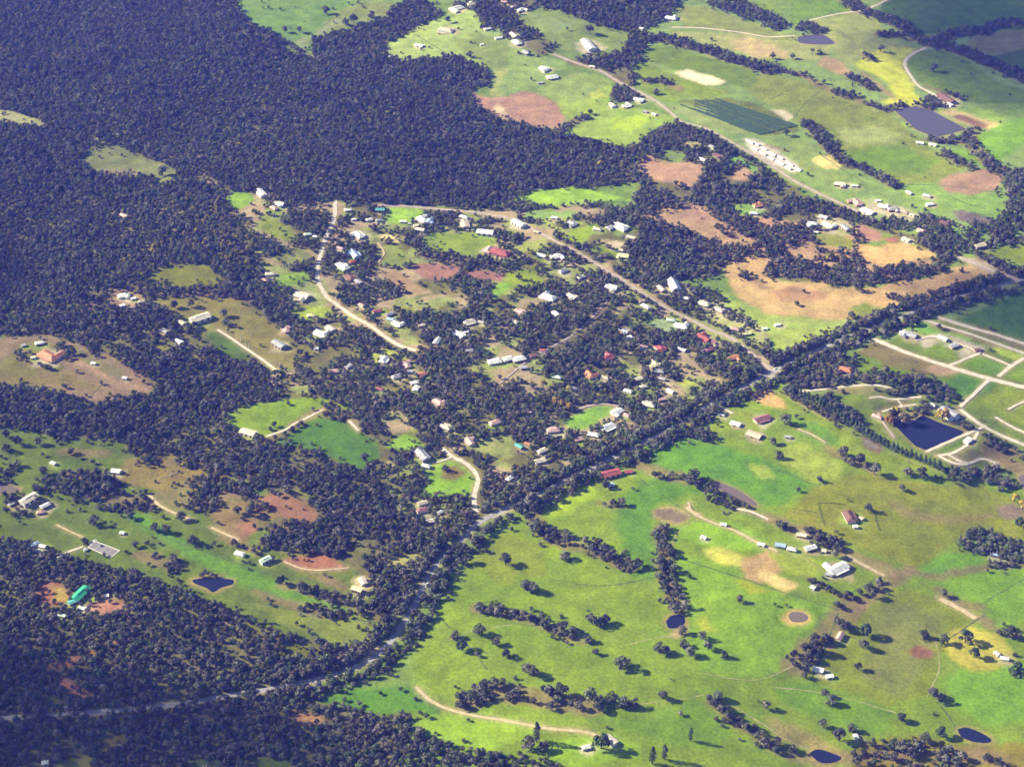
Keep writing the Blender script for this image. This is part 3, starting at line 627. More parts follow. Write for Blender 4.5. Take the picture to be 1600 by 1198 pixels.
# buildings: (x, y, length in photo px, angle in the photo, roof colour, style, label)
HOUSES = [
 (714,13,26,18,'white','h','large white house at the top edge, left of the dark treed knoll'),
 (697,47,28,-8,'tan','h','long tan-roofed farmhouse at the middle of the yellow-green paddock near the top edge'),
 (655,71,15,-10,'white','s','lone white shed in the yellow-green paddock beside the northern forest'),
 (762,45,14,15,'white','h','white cottage behind the dark conifers of the northern hamlet'),
 (779,59,14,12,'white','h','white house with dark trees, lower right of the northern hamlet'),
 (610,88,6,0,'white','s','tiny white shed at the forest edge left of the yellow-green paddock'),
 (753,69,7,10,'white','s','tiny white hut alone on the green slope below the northern hamlet'),
 (735,6,14,20,'cream','h','cream house at the very top edge beside the large white house'),
 (788,3,12,0,'pink','h','pink-roofed house at the very top edge in the northern hamlet'),
 (919,71,30,-52,'white','b','big white warehouse standing by the lane in the top middle'),
 (919,82,10,-10,'grey','s','grey lean-to at the lower end of the big white warehouse'),
 (850,107,17,-20,'white','h','white-roofed house in a ring of small trees left of the country lane'),
 (863,120,22,12,'white','h','long white house beside the sunny corner of the northern paddock'),
 (844,129,10,5,'grey','s','small grey shed at the left end of the long white northern house'),
 (1048,28,22,-8,'white','h','white farmhouse on a green mound at the start of the northern white track'),
 (1001,44,10,-15,'white','s','small white shed at the forest corner below the white farmhouse on the mound'),
 (815,15,14,25,'white','h','white house with pale yard right of the northern hamlet'),
 (803,10,10,20,'pink','h','pink-roofed house at the top edge of the northern hamlet'),
 (808,66,14,-40,'white','h','white house among trees above the long northern paddock'),
 (822,82,12,-35,'grey','h','grey-roofed house among trees left of the lane to the warehouse'),
 (803,55,12,-35,'cream','h','cream-roofed house among trees in the northern hamlet'),
 (925,104,11,-10,'cream','s','cream shed by the lane bend below the warehouse'),
 (979,165,17,14,'white','h','white farmhouse beside the big dark tree in the northern yellow-green field'),
 (998,156,18,-12,'white','h','white house right of the big dark tree in the northern field'),
 (957,164,9,-50,'cream','s','small cream shed left of the farmhouse by the big dark tree'),
 (1008,174,9,-10,'grey','s','small grey shed below the farmhouse by the big dark tree'),
 (1022,178,8,-20,'white','s','white hut at the right end of the yard by the big dark tree'),
 (1097,249,13,-25,'white','h','white cottage among trees right of the vegetable garden'),
 (1122,243,20,-20,'brown','h','brown-roofed house among trees right of the vegetable garden'),
 (1112,229,12,-25,'grey','h','grey-roofed house between the lane and the vegetable garden'),
 (1437,223,14,-8,'white','s','left one of two white sheds below the big square dam at upper right'),
 (1457,226,14,-12,'white','s','right one of two white sheds below the big square dam at upper right'),
 (1478,154,32,-30,'brown','h','long brown-roofed homestead above the big square dam at upper right'),
 (1484,163,10,-30,'white','s','white shed at the lower end of the long brown homestead'),
 (1312,288,22,-5,'cream','h','cream house in the trees below the round sand arena'),
 (1335,290,12,-5,'white','s','white shed in the trees below the round sand arena'),
 (194,462,22,8,'white','h','white farmhouse at the forest edge in the left clearing'),
 (191,477,11,15,'white','s','white outbuilding on a green yard below the left clearing farmhouse'),
 (208,466,10,10,'white','s','white shed right of the left clearing farmhouse'),
 (222,471,14,10,'cream','h','cream-roofed house at the right end of the left clearing'),
 (313,498,38,18,'cream','b','long cream-roofed barn on the grassy ridge left of the white-posted drive'),
 (284,504,12,-30,'tan','s','small tan shed left of the long cream barn'),
 (257,517,12,-28,'grey','s','grey shed in the trees below the long cream barn'),
 (280,533,12,-40,'white','s','narrow white shed in the trees between two western clearings'),
 (62,536,17,12,'white','h','white house behind the orange-roofed homestead'),
 (76,556,34,-28,'orange','h','large orange-roofed homestead on the bare brown rise at far left'),
 (37,539,9,15,'grey','s','small grey shed left of the orange-roofed homestead'),
 (52,558,10,10,'cream','s','cream shed at the left end of the orange-roofed homestead'),
 (146,567,9,-10,'white','s','small white shed beside the red earth track'),
 (195,590,9,-10,'white','s','small white hut at the lower end of the red earth track'),
 (194,337,12,-20,'pink','h','pink-roofed house alone deep in the left forest'),
 (408,303,16,-45,'white','b','white barn at the forest edge by the small upper-left green'),
 (436,319,18,-10,'white','h','white house right of the barn by the small upper-left green'),
 (428,325,12,-30,'pink','h','pink-roofed house below the barn by the small upper-left green'),
 (481,366,14,5,'palegreen','h','pale green-roofed house left of the sandy village road'),
 (492,369,8,-10,'white','s','white shed beside the pale green-roofed house'),
 (544,328,14,5,'white','h','white house near the top of the sandy village road'),
 (594,329,17,-4,'teal','b','teal-roofed barn at the left end of the northern village road'),
 (577,343,13,12,'white','h','white house below left of the teal-roofed barn'),
 (592,344,12,8,'grey','h','grey-roofed house directly below the teal-roofed barn'),
 (553,342,10,5,'white','s','white shed between the sandy road and the teal-roofed barn'),
 (560,367,19,-38,'white','h','white house among trees left of the sand arena'),
 (554,397,17,-50,'blue','h','blue-roofed house in the trees right of the sandy road bend'),
 (552,409,15,15,'red','h','small red-roofed house below the blue-roofed one'),
 (532,388,12,-20,'pink','h','pink-roofed house left of the blue-roofed one'),
 (535,416,24,-32,'white','h','long pinkish white house right of the sandy road bend'),
 (546,433,18,-40,'brown','h','brown-roofed house below the long pinkish white house'),
 (560,440,12,-35,'grey','s','grey shed below the brown-roofed house by the sandy road'),
 (422,428,18,2,'cream','h','cream-roofed house at the left end of a small village green'),
 (412,437,14,-15,'pink','h','pink-roofed house left of the small village green'),
 (471,462,28,-22,'cream','h','large cream house in the trees left of the sandy road'),
 (486,493,15,5,'yellow','h','yellowish house on a bright lawn left of the sandy road'),
 (501,521,26,-18,'white','h','large white house near the lower sandy road'),
 (494,544,9,10,'white','s','small white shed below the large white house near the lower sandy road'),
 (516,513,14,-35,'cream','s','cream shed right of the large white house near the lower sandy road'),
 (436,539,22,-30,'grey','b','grey barn at the end of the white-posted drive'),
 (447,515,12,-60,'pink','h','pink-roofed house in the trees above the grey barn'),
 (565,477,12,-20,'pink','h','small pink-roofed house right of the sandy road end'),
 (590,486,17,12,'red','h','dull red-roofed house above the grey-roofed pair in the village'),
 (609,491,15,20,'grey','h','upper one of a pair of grey-roofed houses in the village middle'),
 (611,499,15,-8,'blue','h','blue-grey roofed house between the grey one and the white one in the village middle'),
 (621,506,18,-25,'white','h','white house lower right of the grey-roofed pair'),
 (659,508,12,15,'cream','h','cream house in dense trees right of the grey-roofed pair'),
 (733,503,24,14,'cream','h','long cream house in dense trees below the two mauve paddocks'),
 (752,503,12,-10,'tan','h','tan-roofed house right of the long cream house below the mauve paddocks'),
 (683,533,13,55,'white','h','white house standing end-on in the village trees'),
 (718,523,17,-35,'white','h','white house left of the pair in the village centre'),
 (728,518,10,10,'white','s','white shed right of the village centre white house'),
 (733,548,14,5,'grey','h','grey-roofed house below the village centre white house'),
 (600,562,15,50,'white','h','white house on a yellow lawn at the lower sandy road end'),
 (523,580,20,10,'pink','h','pink-roofed house on the lower left edge of the village'),
 (545,572,12,30,'grey','s','grey shed at the lower left edge of the village'),
 (725,339,16,-15,'white','h','white house under the northern village road'),
 (726,350,14,-75,'tan','s','tan shed below the white house under the northern village road'),
 (758,364,32,-6,'white','b','long low white stable above the oval paddock'),
 (656,360,17,-10,'cream','b','cream barn at the left corner of the oval paddock'),
 (630,346,13,-5,'white','h','white house on the bright green right of the teal-roofed barn'),
 (641,349,9,-5,'grey','s','grey shed next to the white house on the bright green'),
 (660,343,18,-35,'white','h','white house in trees at the right end of the bright green'),
 (672,345,12,50,'blue','h','blue-roofed house in trees right of the bright green'),
 (650,352,10,10,'cream','s','cream shed between the bright green and the oval paddock'),
 (782,394,36,-14,'red','h','long red-roofed homestead at the right end of the oval paddock'),
 (764,390,16,45,'pink','h','pink-roofed wing left of the long red-roofed homestead'),
 (773,565,26,8,'white','h','left one of two long white houses in the village middle'),
 (794,561,20,14,'white','h','right one of two long white houses in the village middle'),
 (635,570,15,-40,'pink','h','pink-roofed house in the lower village trees'),
 (659,585,20,20,'orange','h','orange-brown roofed house in the lower village trees'),
 (620,588,18,15,'grey','h','grey-roofed house left of the orange-brown one in the lower village'),
 (648,598,16,12,'white','h','white house below the orange-brown one in the lower village'),
 (640,580,12,10,'white','h','white cottage between pink and orange-brown roofs in the lower village'),
 (856,464,30,-20,'white','h','large white house in the village trees right of the small oval green'),
 (893,463,18,-30,'cream','h','cream house right of the large white house in the village trees'),
 (967,354,32,-22,'white','h','largest lilac-white house on the hill below the lime field'),
 (933,358,16,-10,'cream','h','cream house left of the lilac-white hill house'),
 (986,371,16,-15,'cream','h','cream house right below the lilac-white hill house'),
 (973,400,22,-8,'yellow','h','yellowish house on a lawn below the white sand yard'),
 (969,391,10,0,'cream','s','cream shed above the yellowish house on the lawn'),
 (866,340,12,-5,'white','s','white shed in the meadow below the lime field'),
 (810,350,22,-30,'white','b','white barn beside the northern village road'),
 (845,399,18,-10,'white','h','white house left of the lilac-roofed one on the upper village slope'),
 (870,401,24,15,'white','h','lilac-white house on the upper village slope by the road'),
 (894,349,16,-25,'grey','h','grey house in trees between the two upper meadows'),
 (838,362,10,-10,'tan','s','tan hut in trees below the upper meadow'),
 (880,423,14,20,'grey','h','grey house in trees below the upper village road'),
 (908,433,12,20,'white','h','white cottage in trees below the upper village road'),
 (1053,447,24,-62,'white','b','tall white barn with a steep roof beside the pale round tree'),
 (1071,466,15,-12,'white','h','white house right below the tall white barn'),
 (1033,451,14,-45,'cream','h','cream house left of the tall white barn'),
 (1064,509,26,-12,'white','h','wide white house by the road junction yard'),
 (1048,500,16,-5,'palegreen','h','pale green-roofed house left of the wide white one by the road'),
 (1009,479,17,-32,'white','h','white-pink house on a small bright lawn beside the road'),
 (1003,470,11,10,'pink','h','pink-roofed house above the small bright lawn beside the road'),
 (955,449,22,-15,'white','h','white house in trees left of the road, middle of its slope'),
 (975,517,18,-28,'grey','h','grey-white house in trees left of the red-roofed house'),
 (982,527,12,15,'white','s','white shed below the grey-white house in trees'),
 (1099,528,24,-28,'red','h','bright red-roofed house beside the road near the highway junction'),
 (1115,534,10,-25,'maroon','s','maroon shed at the right end of the bright red-roofed house'),
 (1108,546,16,20,'maroon','h','maroon-roofed house below the bright red-roofed one'),
 (1030,543,21,-35,'red','h','square red-roofed house in the village trees'),
 (1005,541,16,5,'pink','h','pink-roofed house left of the square red-roofed house'),
 (1146,559,20,14,'orange','h','orange-pink roofed house near the highway junction'),
 (950,558,19,28,'red','h','dull red-roofed house tilted up in the village trees'),
 (1065,546,15,-18,'white','h','white house between the red and maroon roofs'),
 (1021,567,20,-38,'yellow','h','yellow-cream roofed house below the square red one'),
 (921,585,20,-48,'orange','h','steep orange-red gabled house left of the village oval'),
 (945,590,16,-15,'tan','h','tan-roofed house right of the steep orange-red gabled house'),
 (811,561,25,10,'white','h','long white house in the village middle, right of the pair'),
 (833,556,14,10,'maroon','h','maroon-roofed house in the village middle'),
 (848,547,12,-15,'red','h','dull red-roofed cottage in the village middle trees'),
 (818,574,14,5,'grey','s','grey shed below the long white house of the village middle'),
 (998,592,17,12,'cream','h','cream house near the highway, left of its junction'),
 (1030,580,18,-5,'grey','h','grey-roofed house near the highway, left of its junction'),
 (1034,592,14,-12,'grey','h','lower grey-roofed house near the highway'),
 (812,487,20,-20,'pink','h','pink-roofed house in the trees on the village west slope'),
 (868,490,11,-40,'white','s','white shed in the dense village trees'),
 (804,502,14,-25,'tan','h','tan-roofed house below the pink one on the village west slope'),
 (870,589,17,-15,'palegreen','h','pale green-roofed house in the lower village trees'),
 (1184,320,17,12,'orange','h','orange-roofed house in the clearing right of the big wood'),
 (1178,333,15,-5,'white','h','white house just below the orange-roofed one in the clearing'),
 (1123,484,19,-22,'cream','h','middle cream house of the row along the road embankment'),
 (1100,474,22,-18,'cream','h','upper cream house of the row along the road embankment'),
 (1148,514,17,-5,'pink','h','pink-roofed house at the lower end of the embankment row'),
 (1166,521,16,8,'yellow','h','yellow-cream house at the end of the embankment row'),
 (1195,513,10,5,'palegreen','s','pale green shed beside the open field near the junction'),
 (1215,507,12,10,'white','h','white cottage at the left end of the tan field'),
 (1338,316,18,-45,'pink','h','pink-white house at the left end of the row below the sand arena'),
 (1355,330,24,-22,'white','s','long white shed in the row below the sand arena'),
 (1380,322,18,-15,'white','h','white house in the middle of the row below the sand arena'),
 (1395,327,20,8,'grey','h','grey-roofed house in the row below the sand arena'),
 (1413,331,14,-20,'pink','h','pink-roofed house at the right end of the row below the sand arena'),
 (1425,335,10,-15,'cream','s','cream shed at the right end of the row below the sand arena'),
 (1372,313,10,5,'white','s','white shed above the row below the sand arena'),
 (1420,301,12,-20,'white','h','white house on the green left of two bigger ones at right'),
 (1448,306,15,-10,'white','h','upper one of two white farm buildings on the green at right'),
 (1453,319,15,10,'white','h','lower one of two white farm buildings on the green at right'),
 (1286,339,15,-12,'white','s','white shed at the top of the homestead with the gated yard'),
 (1294,352,20,-30,'white','h','white homestead left of the dark tree and mauve paddock'),
 (1268,350,20,5,'white','h','white building left of the homestead beside the mauve paddock'),
 (1274,362,11,-5,'white','s','white hut below the homestead beside the mauve paddock'),
 (1320,357,16,-35,'grey','b','grey stable beside the mauve paddock'),
 (1439,360,16,-15,'pink','h','pink-roofed house in the trees left of the brown-roofed one'),
 (1475,348,22,-12,'brown','h','brown-roofed house in the trees beside the muddy pond'),
 (1416,374,14,-25,'cream','s','cream shed above the straw-coloured field'),
 (1531,385,20,12,'tan','b','long tan-roofed barn by the lane at the right edge'),
 (1320,578,26,-10,'orange','h','orange-roofed house in the grove right of the highway junction'),
 (1421,523,26,-18,'grey','h','grey-roofed house left on the pale estate lots'),
 (1410,518,12,10,'white','s','white shed left of the grey-roofed estate house'),
 (1473,528,18,-25,'white','h','white house on the pale estate lots'),
 (1490,540,14,20,'grey','s','grey shed on the pale estate lots'),
 (1527,546,12,10,'brown','s','small dark brown shed on the white turning place'),
 (83,723,10,-25,'white','s','small white shed at the edge of the western pasture'),
 (181,736,18,-8,'white','s','white shed alone in the olive patch of the western pasture'),
 (191,832,9,-5,'palegreen','s','small pale green shed in the middle of the western pasture'),
 (55,850,17,20,'blue','h','blue-white roofed house at the forest edge left of the tennis court'),
 (67,853,12,-15,'white','h','white house beside the blue-white one near the tennis court'),
 (58,860,12,-10,'grey','s','grey shed below the blue-white roofed house near the tennis court'),
 (375,865,18,-18,'white','h','white cottage in bushes above the dark blue dam'),
 (388,677,28,-14,'cream','b','long cream-white barn at the corner of the two bright paddocks'),
 (46,781,34,30,'cream','b','cream-white barn on the yellow sand pad at the left edge'),
 (18,787,12,30,'grey','s','small grey shed left of the barn on the yellow sand pad'),
 (71,790,18,25,'white','h','white house right below the barn on the yellow sand pad'),
 (63,800,14,10,'pink','h','pink-roofed house below the sand pad barn'),
 (695,667,24,-18,'cream','h','cream-white house in the trees above the grey long barn'),
 (773,660,20,15,'pink','h','pink-roofed house in the lower village trees, right of the cream one'),
 (660,712,26,-48,'grey','b','long grey barn at the end of a drive beside the small green'),
 (666,728,16,-12,'white','h','white house at the lower end of the long grey barn'),
 (734,690,16,-55,'pink','h','pink-roofed house above the winding sandy lane'),
 (797,747,14,35,'white','h','white house standing in trees near the highway'),
 (660,786,18,12,'tan','h','tan-roofed house in trees below the small green'),
 (660,797,20,15,'maroon','h','mauve-brown roofed house below the tan one near the highway'),
 (688,800,10,30,'grey','s','grey shed in trees right of the mauve-brown roofed house'),
 (672,814,18,8,'cream','h','cream house in trees left of the highway bend'),
 (594,608,14,-15,'red','h','dull red-roofed house at the lower left village edge'),
 (650,607,10,60,'white','s','white shed in the lower left village trees'),
 (685,628,18,-35,'pink','h','pink-white house in the lower village trees'),
 (415,876,20,25,'palegreen','b','cottage with a pale green roof right of the dark blue dam'),
 (558,922,20,-18,'yellow','b','yellow-green roofed barn by the highway bend'),
 (567,908,14,-60,'cream','s','cream shed above the yellow-green roofed barn'),
 (864,672,24,6,'pink','h','long pink-roofed house in trees left of the village oval lawn'),
 (905,686,17,12,'pink','h','pink-roofed house by the highway below the village oval lawn'),
 (964,644,20,25,'white','h','white house at the right end of the village oval lawn'),
 (979,648,12,-20,'pink','h','pink-white house right of the oval lawn, by the highway'),
 (950,667,26,25,'white','h','long white house between the oval lawn and the highway'),
 (927,679,22,-10,'white','h','white house left below the long white one by the highway'),
 (847,704,18,20,'cream','h','upper cream house of a pair near the highway'),
 (844,720,20,10,'cream','h','lower cream house of a pair near the highway'),
 (811,697,14,-30,'teal','h','pale teal-roofed house in trees near the highway'),
 (824,693,12,-20,'orange','h','small orange-brown roofed house beside the pale teal one'),
 (955,741,34,14,'red','b','long red-roofed barn south of the highway'),
 (982,737,15,8,'red','s','small red-roofed shed at the right end of the long red barn'),
 (953,758,14,20,'blue','s','blue-white shed below the long red barn'),
 (1013,632,26,-10,'cream','h','long cream building beside the highway trees'),
 (1127,647,13,-8,'white','s','white shed nearest the highway on the south side'),
 (1149,662,19,-14,'white','s','long white shed below the one nearest the highway'),
 (1190,654,28,18,'maroon','h','long maroon-brown homestead south of the highway'),
 (1178,679,28,-18,'tan','s','long tan shed below the maroon-brown homestead'),
 (1099,839,11,-20,'white','s','white shed in the lime paddock above the yellow strip'),
 (1130,819,12,-10,'white','s','white shed beside the tan track in the lime paddock'),
 (1189,850,14,-15,'white','s','leftmost white shed of the farm row below the long belt'),
 (825,643,13,-10,'pink','h','small pink-white house in the central village trees'),
 (981,611,16,-15,'white','h','white round-yard house in the village near the highway'),
 (1047,611,14,-20,'white','h','white house next to the highway trees near the junction'),
 (1034,624,14,10,'pink','h','pink-roofed house next to the highway trees'),
 (896,607,14,-25,'grey','h','grey house in trees above the village oval lawn'),
 (1005,604,14,15,'cream','h','cream house above the long cream building by the highway'),
 (1231,682,12,-8,'grey','s','grey-white shed alone on the bright green strip'),
 (1219,852,20,-10,'blue','h','blue-roofed shed in the farm row below the long belt'),
 (1237,858,18,-12,'white','h','white shed right of the blue-roofed one in the farm row'),
 (1252,836,18,-10,'cream','h','cream shed under the long belt behind the farm row'),
 (1266,856,20,15,'white','h','white farmhouse at the right of the farm row'),
 (1287,860,9,-10,'cream','s','small cream hut at the right end of the farm row'),
 (1309,888,34,24,'white','h','large white rambling house by the tan track'),
 (1295,897,14,-15,'grey','s','grey shed below the large white rambling house'),
 (1326,807,26,-62,'brown','h','dark brown-roofed house inside a hedged square in the olive field'),
 (1336,822,9,0,'white','s','tiny white shed at the lower end of the dark brown-roofed house'),
 (1346,809,8,-40,'tan','s','tiny tan shed right of the dark brown-roofed house'),
 (1370,651,20,-18,'pink','h','pink-roofed pavilion left of the big blue lake'),
 (1456,632,14,-20,'white','h','white house at the top corner of the big blue lake'),
 (1482,645,34,-28,'grey','b','long grey-white building above the big blue lake'),
 (1488,652,20,15,'white','s','white shed between the lake and the long grey-white building'),
 (1512,688,12,40,'white','s','small white boathouse at the lower right of the big blue lake'),
 (1553,866,16,-8,'blue','h','blue-roofed house hidden in the grove at the right edge'),
 (127,929,34,42,'green','b','big bright green-roofed barn in the south-western forest'),
 (114,940,18,25,'teal','s','dark green-roofed shed at the lower left end of the green barn'),
 (129,949,13,-15,'white','s','white shed directly below the green barn'),
 (98,960,15,-12,'palegreen','s','pale green shed below left of the green barn'),
 (167,930,8,10,'white','s','white shed in the yard right of the green barn'),
 (71,1191,13,5,'white','h','white house at the bottom left corner'),
 (916,1167,17,12,'white','h','white house beside the big round tree at the bottom edge'),
 (953,1156,26,-38,'cream','s','long narrow cream shed behind the big round tree at the bottom'),
 (1278,1046,20,-18,'white','h','white farmhouse below the dark grove near the reddish dam'),
 (1296,1056,14,5,'white','s','white shed right of the farmhouse below the dark grove'),
 (1312,994,14,60,'pink','h','pinkish house inside the grove above the white farmhouse'),
 (1569,1028,17,-10,'white','h','white house among yellow scrub at the right edge'),
 (1557,1020,11,-40,'cream','s','cream shed left of the white house among yellow scrub'),
 (1337,1150,9,-70,'white','s','tiny white shed among bushes below the green slope'),
 (1270,917,9,-30,'white','s','tiny white shed beside the hedge below the large white house'),
]
# trees that stand alone: (x, y, crown width m, kind, label)
TREES = [
 (822,922,11,'g','left one of two touching trees in the pasture right of the highway curve'),
 (833,925,11,'g','right one of two touching trees in the pasture right of the highway curve'),
 (924,974,10,'g','left tree of the clump of three left of the round dam'),
 (936,977,11,'g','middle tree of the clump of three left of the round dam'),
 (946,973,9,'g','right tree of the clump of three left of the round dam'),
 (1030,1020,11,'g','larger tree of the pair below the small round dam'),
 (1041,1019,8,'g','smaller tree of the pair below the small round dam'),
 (972,1044,14,'g','large round lone tree with long shadow in the lower middle pasture'),
 (930,1022,6,'g','small lone tree above left of the large round one'),
 (822,1050,9,'g','left tree of the pair above the creek thicket'),
 (833,1056,10,'g','right tree of the pair above the creek thicket'),
 (1068,1010,8,'g','upper left bush of the five right below the round dam'),
 (1078,1024,9,'g','lower left bush of the five right below the round dam'),
 (1098,998,8,'g','top bush of the five right below the round dam'),
 (1106,1014,9,'g','rounded bush right of centre below the round dam'),
 (1131,1026,7,'g','bush farthest right of the five below the round dam'),
 (1066,990,8,'g','dark bush on the bank just under the round dam'),
 (1155,940,7,'g','small lone tree under the sandy lane in the yellowish paddock'),
 (1078,1157,6,'p','slim lone poplar with a long shadow near the bottom edge'),
 (1038,1186,7,'p','right one of two dark poplars at the bottom edge'),
 (1019,1193,8,'p','left one of two dark poplars at the bottom edge'),
 (956,1098,11,'g','pale left tree of the creek clump below the large round tree'),
 (973,1103,11,'g','middle tree of the creek clump below the large round tree'),
 (990,1104,9,'g','right tree of the creek clump below the large round tree'),
 (1035,1091,8,'g','leaning lone tree on the creek bank right of centre'),
 (1196,1106,8,'g','dark lone tree at the left tip of the bright slope'),
 (1136,1113,7,'g','small thin tree on the creek line at the bottom'),
 (939,1168,16,'d','big round green tree beside the white house at the bottom edge'),
 (838,1158,9,'p','tall dark tree left of the white house at the bottom edge'),
 (826,1168,12,'g','spreading tree at the left of the tall dark one near the bottom'),
 (850,1172,9,'g','low tree between the tall dark one and the white bottom house'),
 (1443,996,9,'g','upper left lone tree above the reddish dam'),
 (1474,1005,9,'g','lone tree right above the reddish dam'),
 (1508,1003,14,'d','dark round tree inside the yellow scrub at right'),
 (1521,1026,11,'d','dark tree below the round one in the yellow scrub'),
 (1586,1058,17,'d','huge dark tree at the right edge below the white house'),
 (1457,1087,9,'g','upper tree of the pair right of the brownish field'),
 (1467,1095,9,'g','lower tree of the pair right of the brownish field'),
 (1288,1086,8,'g','upper bush of the pair on the green slope below the farmhouse'),
 (1297,1099,9,'g','lower bush of the pair on the green slope below the farmhouse'),
 (1408,1126,8,'g','lone bush at the right end of the bright green slope'),
 (1285,1136,9,'g','left tree of three round the tiny white shed'),
 (1310,1156,11,'g','lower tree of three round the tiny white shed'),
 (1331,1142,8,'g','tree beside the tiny white shed, right one of three'),
 (1469,1150,11,'d','dark tree left of the blue bottom dam'),
 (1444,1160,10,'g','bushy tree lower left of the blue bottom dam'),
 (1432,1174,9,'g','tree left of the scrub below the blue bottom dam'),
 (1363,1164,7,'g','low bush in the olive strip at the bottom'),
 (1348,1012,9,'g','lower tree casting a long shadow right of the dark grove'),
 (1352,992,13,'d','large tree casting the longest shadow right of the dark grove'),
 (1340,1046,7,'g','bush right of the white farmhouse by the reddish dam'),
 (711,997,9,'g','leftmost of five trees right of the highway curve'),
 (722,1015,12,'d','bushiest green tree right of the highway curve'),
 (749,991,11,'g','upper tree of five right of the highway curve'),
 (775,1007,9,'g','fourth tree from the highway curve in the pasture'),
 (791,1026,9,'g','rightmost of five trees right of the highway curve'),
 (746,1025,5,'g','tiny bush between the five trees right of the highway curve'),
 (790,882,12,'g','lone round tree in the lime pasture below the highway'),
 (730,879,9,'g','lone tree close to the highway in the lime pasture'),
 (882,874,11,'g','tree with a bare patch below the diagonal row'),
 (946,762,9,'g','tree beside the blue-white shed below the long red barn'),
 (1226,662,12,'g','large lone tree left of the bright green strip'),
 (1207,694,9,'g','lone tree above the lime patch near the tan shed'),
 (1217,716,9,'g','lone tree at the left edge of the lime patch'),
 (1316,712,11,'g','left tree of the line down the middle strip'),
 (1343,724,11,'g','middle tree of the line down the middle strip'),
 (1366,741,11,'g','lowest tree of the line down the middle strip'),
 (1281,752,7,'g','low bush at the tip of the lime patch'),
 (1247,768,5,'g','tiny bush at the edge of the bright green paddock'),
 (1356,798,8,'g','tree inside the hedged square right of the brown roof'),
 (1409,766,8,'g','bush on the olive field below the conifer hedge'),
 (1418,742,10,'g','left tree of the clump at the foot of the conifer hedge'),
 (1440,745,11,'g','right tree of the clump at the foot of the conifer hedge'),
 (1592,822,11,'d','dark tree at the right edge below the grey mud dam'),
 (1305,870,8,'g','bush above the large white rambling house'),
 (10,704,10,'g','lower tree of the pair at the far left pasture edge'),
 (10,683,9,'g','upper tree of the pair at the far left pasture edge'),
 (28,694,9,'g','third tree from the left edge in the western pasture'),
 (60,694,9,'g','thin tree standing alone at the top of the western pasture'),
 (148,820,12,'g','lone tree with a broad shadow above the tennis court'),
 (205,811,8,'g','thin tree right of the broad-shadowed one in the western pasture'),
 (243,830,10,'g','left tree of the pair below the tan track'),
 (260,833,9,'g','right tree of the pair below the tan track'),
 (302,850,12,'g','round lone tree in the green strip left of the tan fence track'),
 (284,813,10,'g','tree beside the curved tan track where it ends'),
 (298,797,9,'g','tree above the end of the curved tan track'),
 (145,724,6,'g','small tree above the lone white shed in the western pasture'),
 (133,849,7,'g','small tree at the upper corner of the tennis court'),
 (212,855,7,'g','small bush right of the tennis court'),
 (372,803,9,'g','left tree of the pair left of the red-brown patch'),
 (392,805,10,'g','right tree of the pair left of the red-brown patch'),
 (258,487,9,'g','left one of two round trees on the grassy ridge'),
 (273,481,9,'g','right one of two round trees on the grassy ridge'),
 (299,479,9,'g','tree above the long cream barn'),
 (350,494,10,'g','upper tree of the pair right of the long cream barn'),
 (353,508,10,'g','lower tree of the pair right of the long cream barn'),
 (1458,112,12,'g','lone round tree on the dark green hill at upper right'),
 (1376,81,11,'g','lone bush on the yellow field left of the curved track'),
 (1269,84,8,'g','left one of two bushes below the small northern pond'),
 (1281,84,8,'g','right one of two bushes below the small northern pond'),
 (1238,92,8,'g','lone bush left of the two below the small northern pond'),
 (1207,92,9,'g','lone bush at the left end of the tan patch in the north'),
 (1228,212,11,'d','dark tree at the lower corner of the vineyard'),
 (1574,120,10,'d','tree in the shaded field at the far upper right'),
 (510,22,12,'g','lone tree in the top green field'),
 (445,51,10,'g','left one of two trees at the lower edge of the top green field'),
 (468,51,9,'g','right one of two trees at the lower edge of the top green field'),
 (580,28,12,'g','tree at the right end of the top green field'),
 (553,36,14,'g','large bush cluster in the right of the top green field'),
 (540,40,11,'g','left tree of the bush cluster in the top green field'),
 (700,36,11,'d','dark conical tree above the tan farmhouse near the top'),
 (734,90,10,'g','lone tree on the green slope below the northern hamlet'),
 (254,274,12,'g','tree at the right end of the grey-green forest clearing'),
 (921,53,14,'g','lone tree in the northern paddock above the warehouse'),
 (922,179,9,'d','dark lone tree in the yellow-green northern field'),
 (1025,148,10,'g','lone round tree right of the northern farmhouse'),
 (1330,497,9,'g','lone tree at the lower edge of the tan field'),
 (1340,455,11,'g','tree hugging the upper edge of the tan field'),
 (1245,478,7,'g','thin lone tree at the left of the tan field'),
 (1502,425,6,'g','thin lone tree at the right end of the tan field'),
 (570,720,9,'g','lone tree at the lower right of the dark green paddock'),
 (582,734,10,'g','tree at the lower right corner of the dark green paddock'),
 (429,667,6,'g','small tree beside the drive between two bright paddocks'),
 (695,735,8,'g','dark bush on the bare patch of the small green'),
 (533,632,9,'g','lone tree above the dark green paddock'),
 (811,437,8,'g','lone tree on the small oval village green'),
]
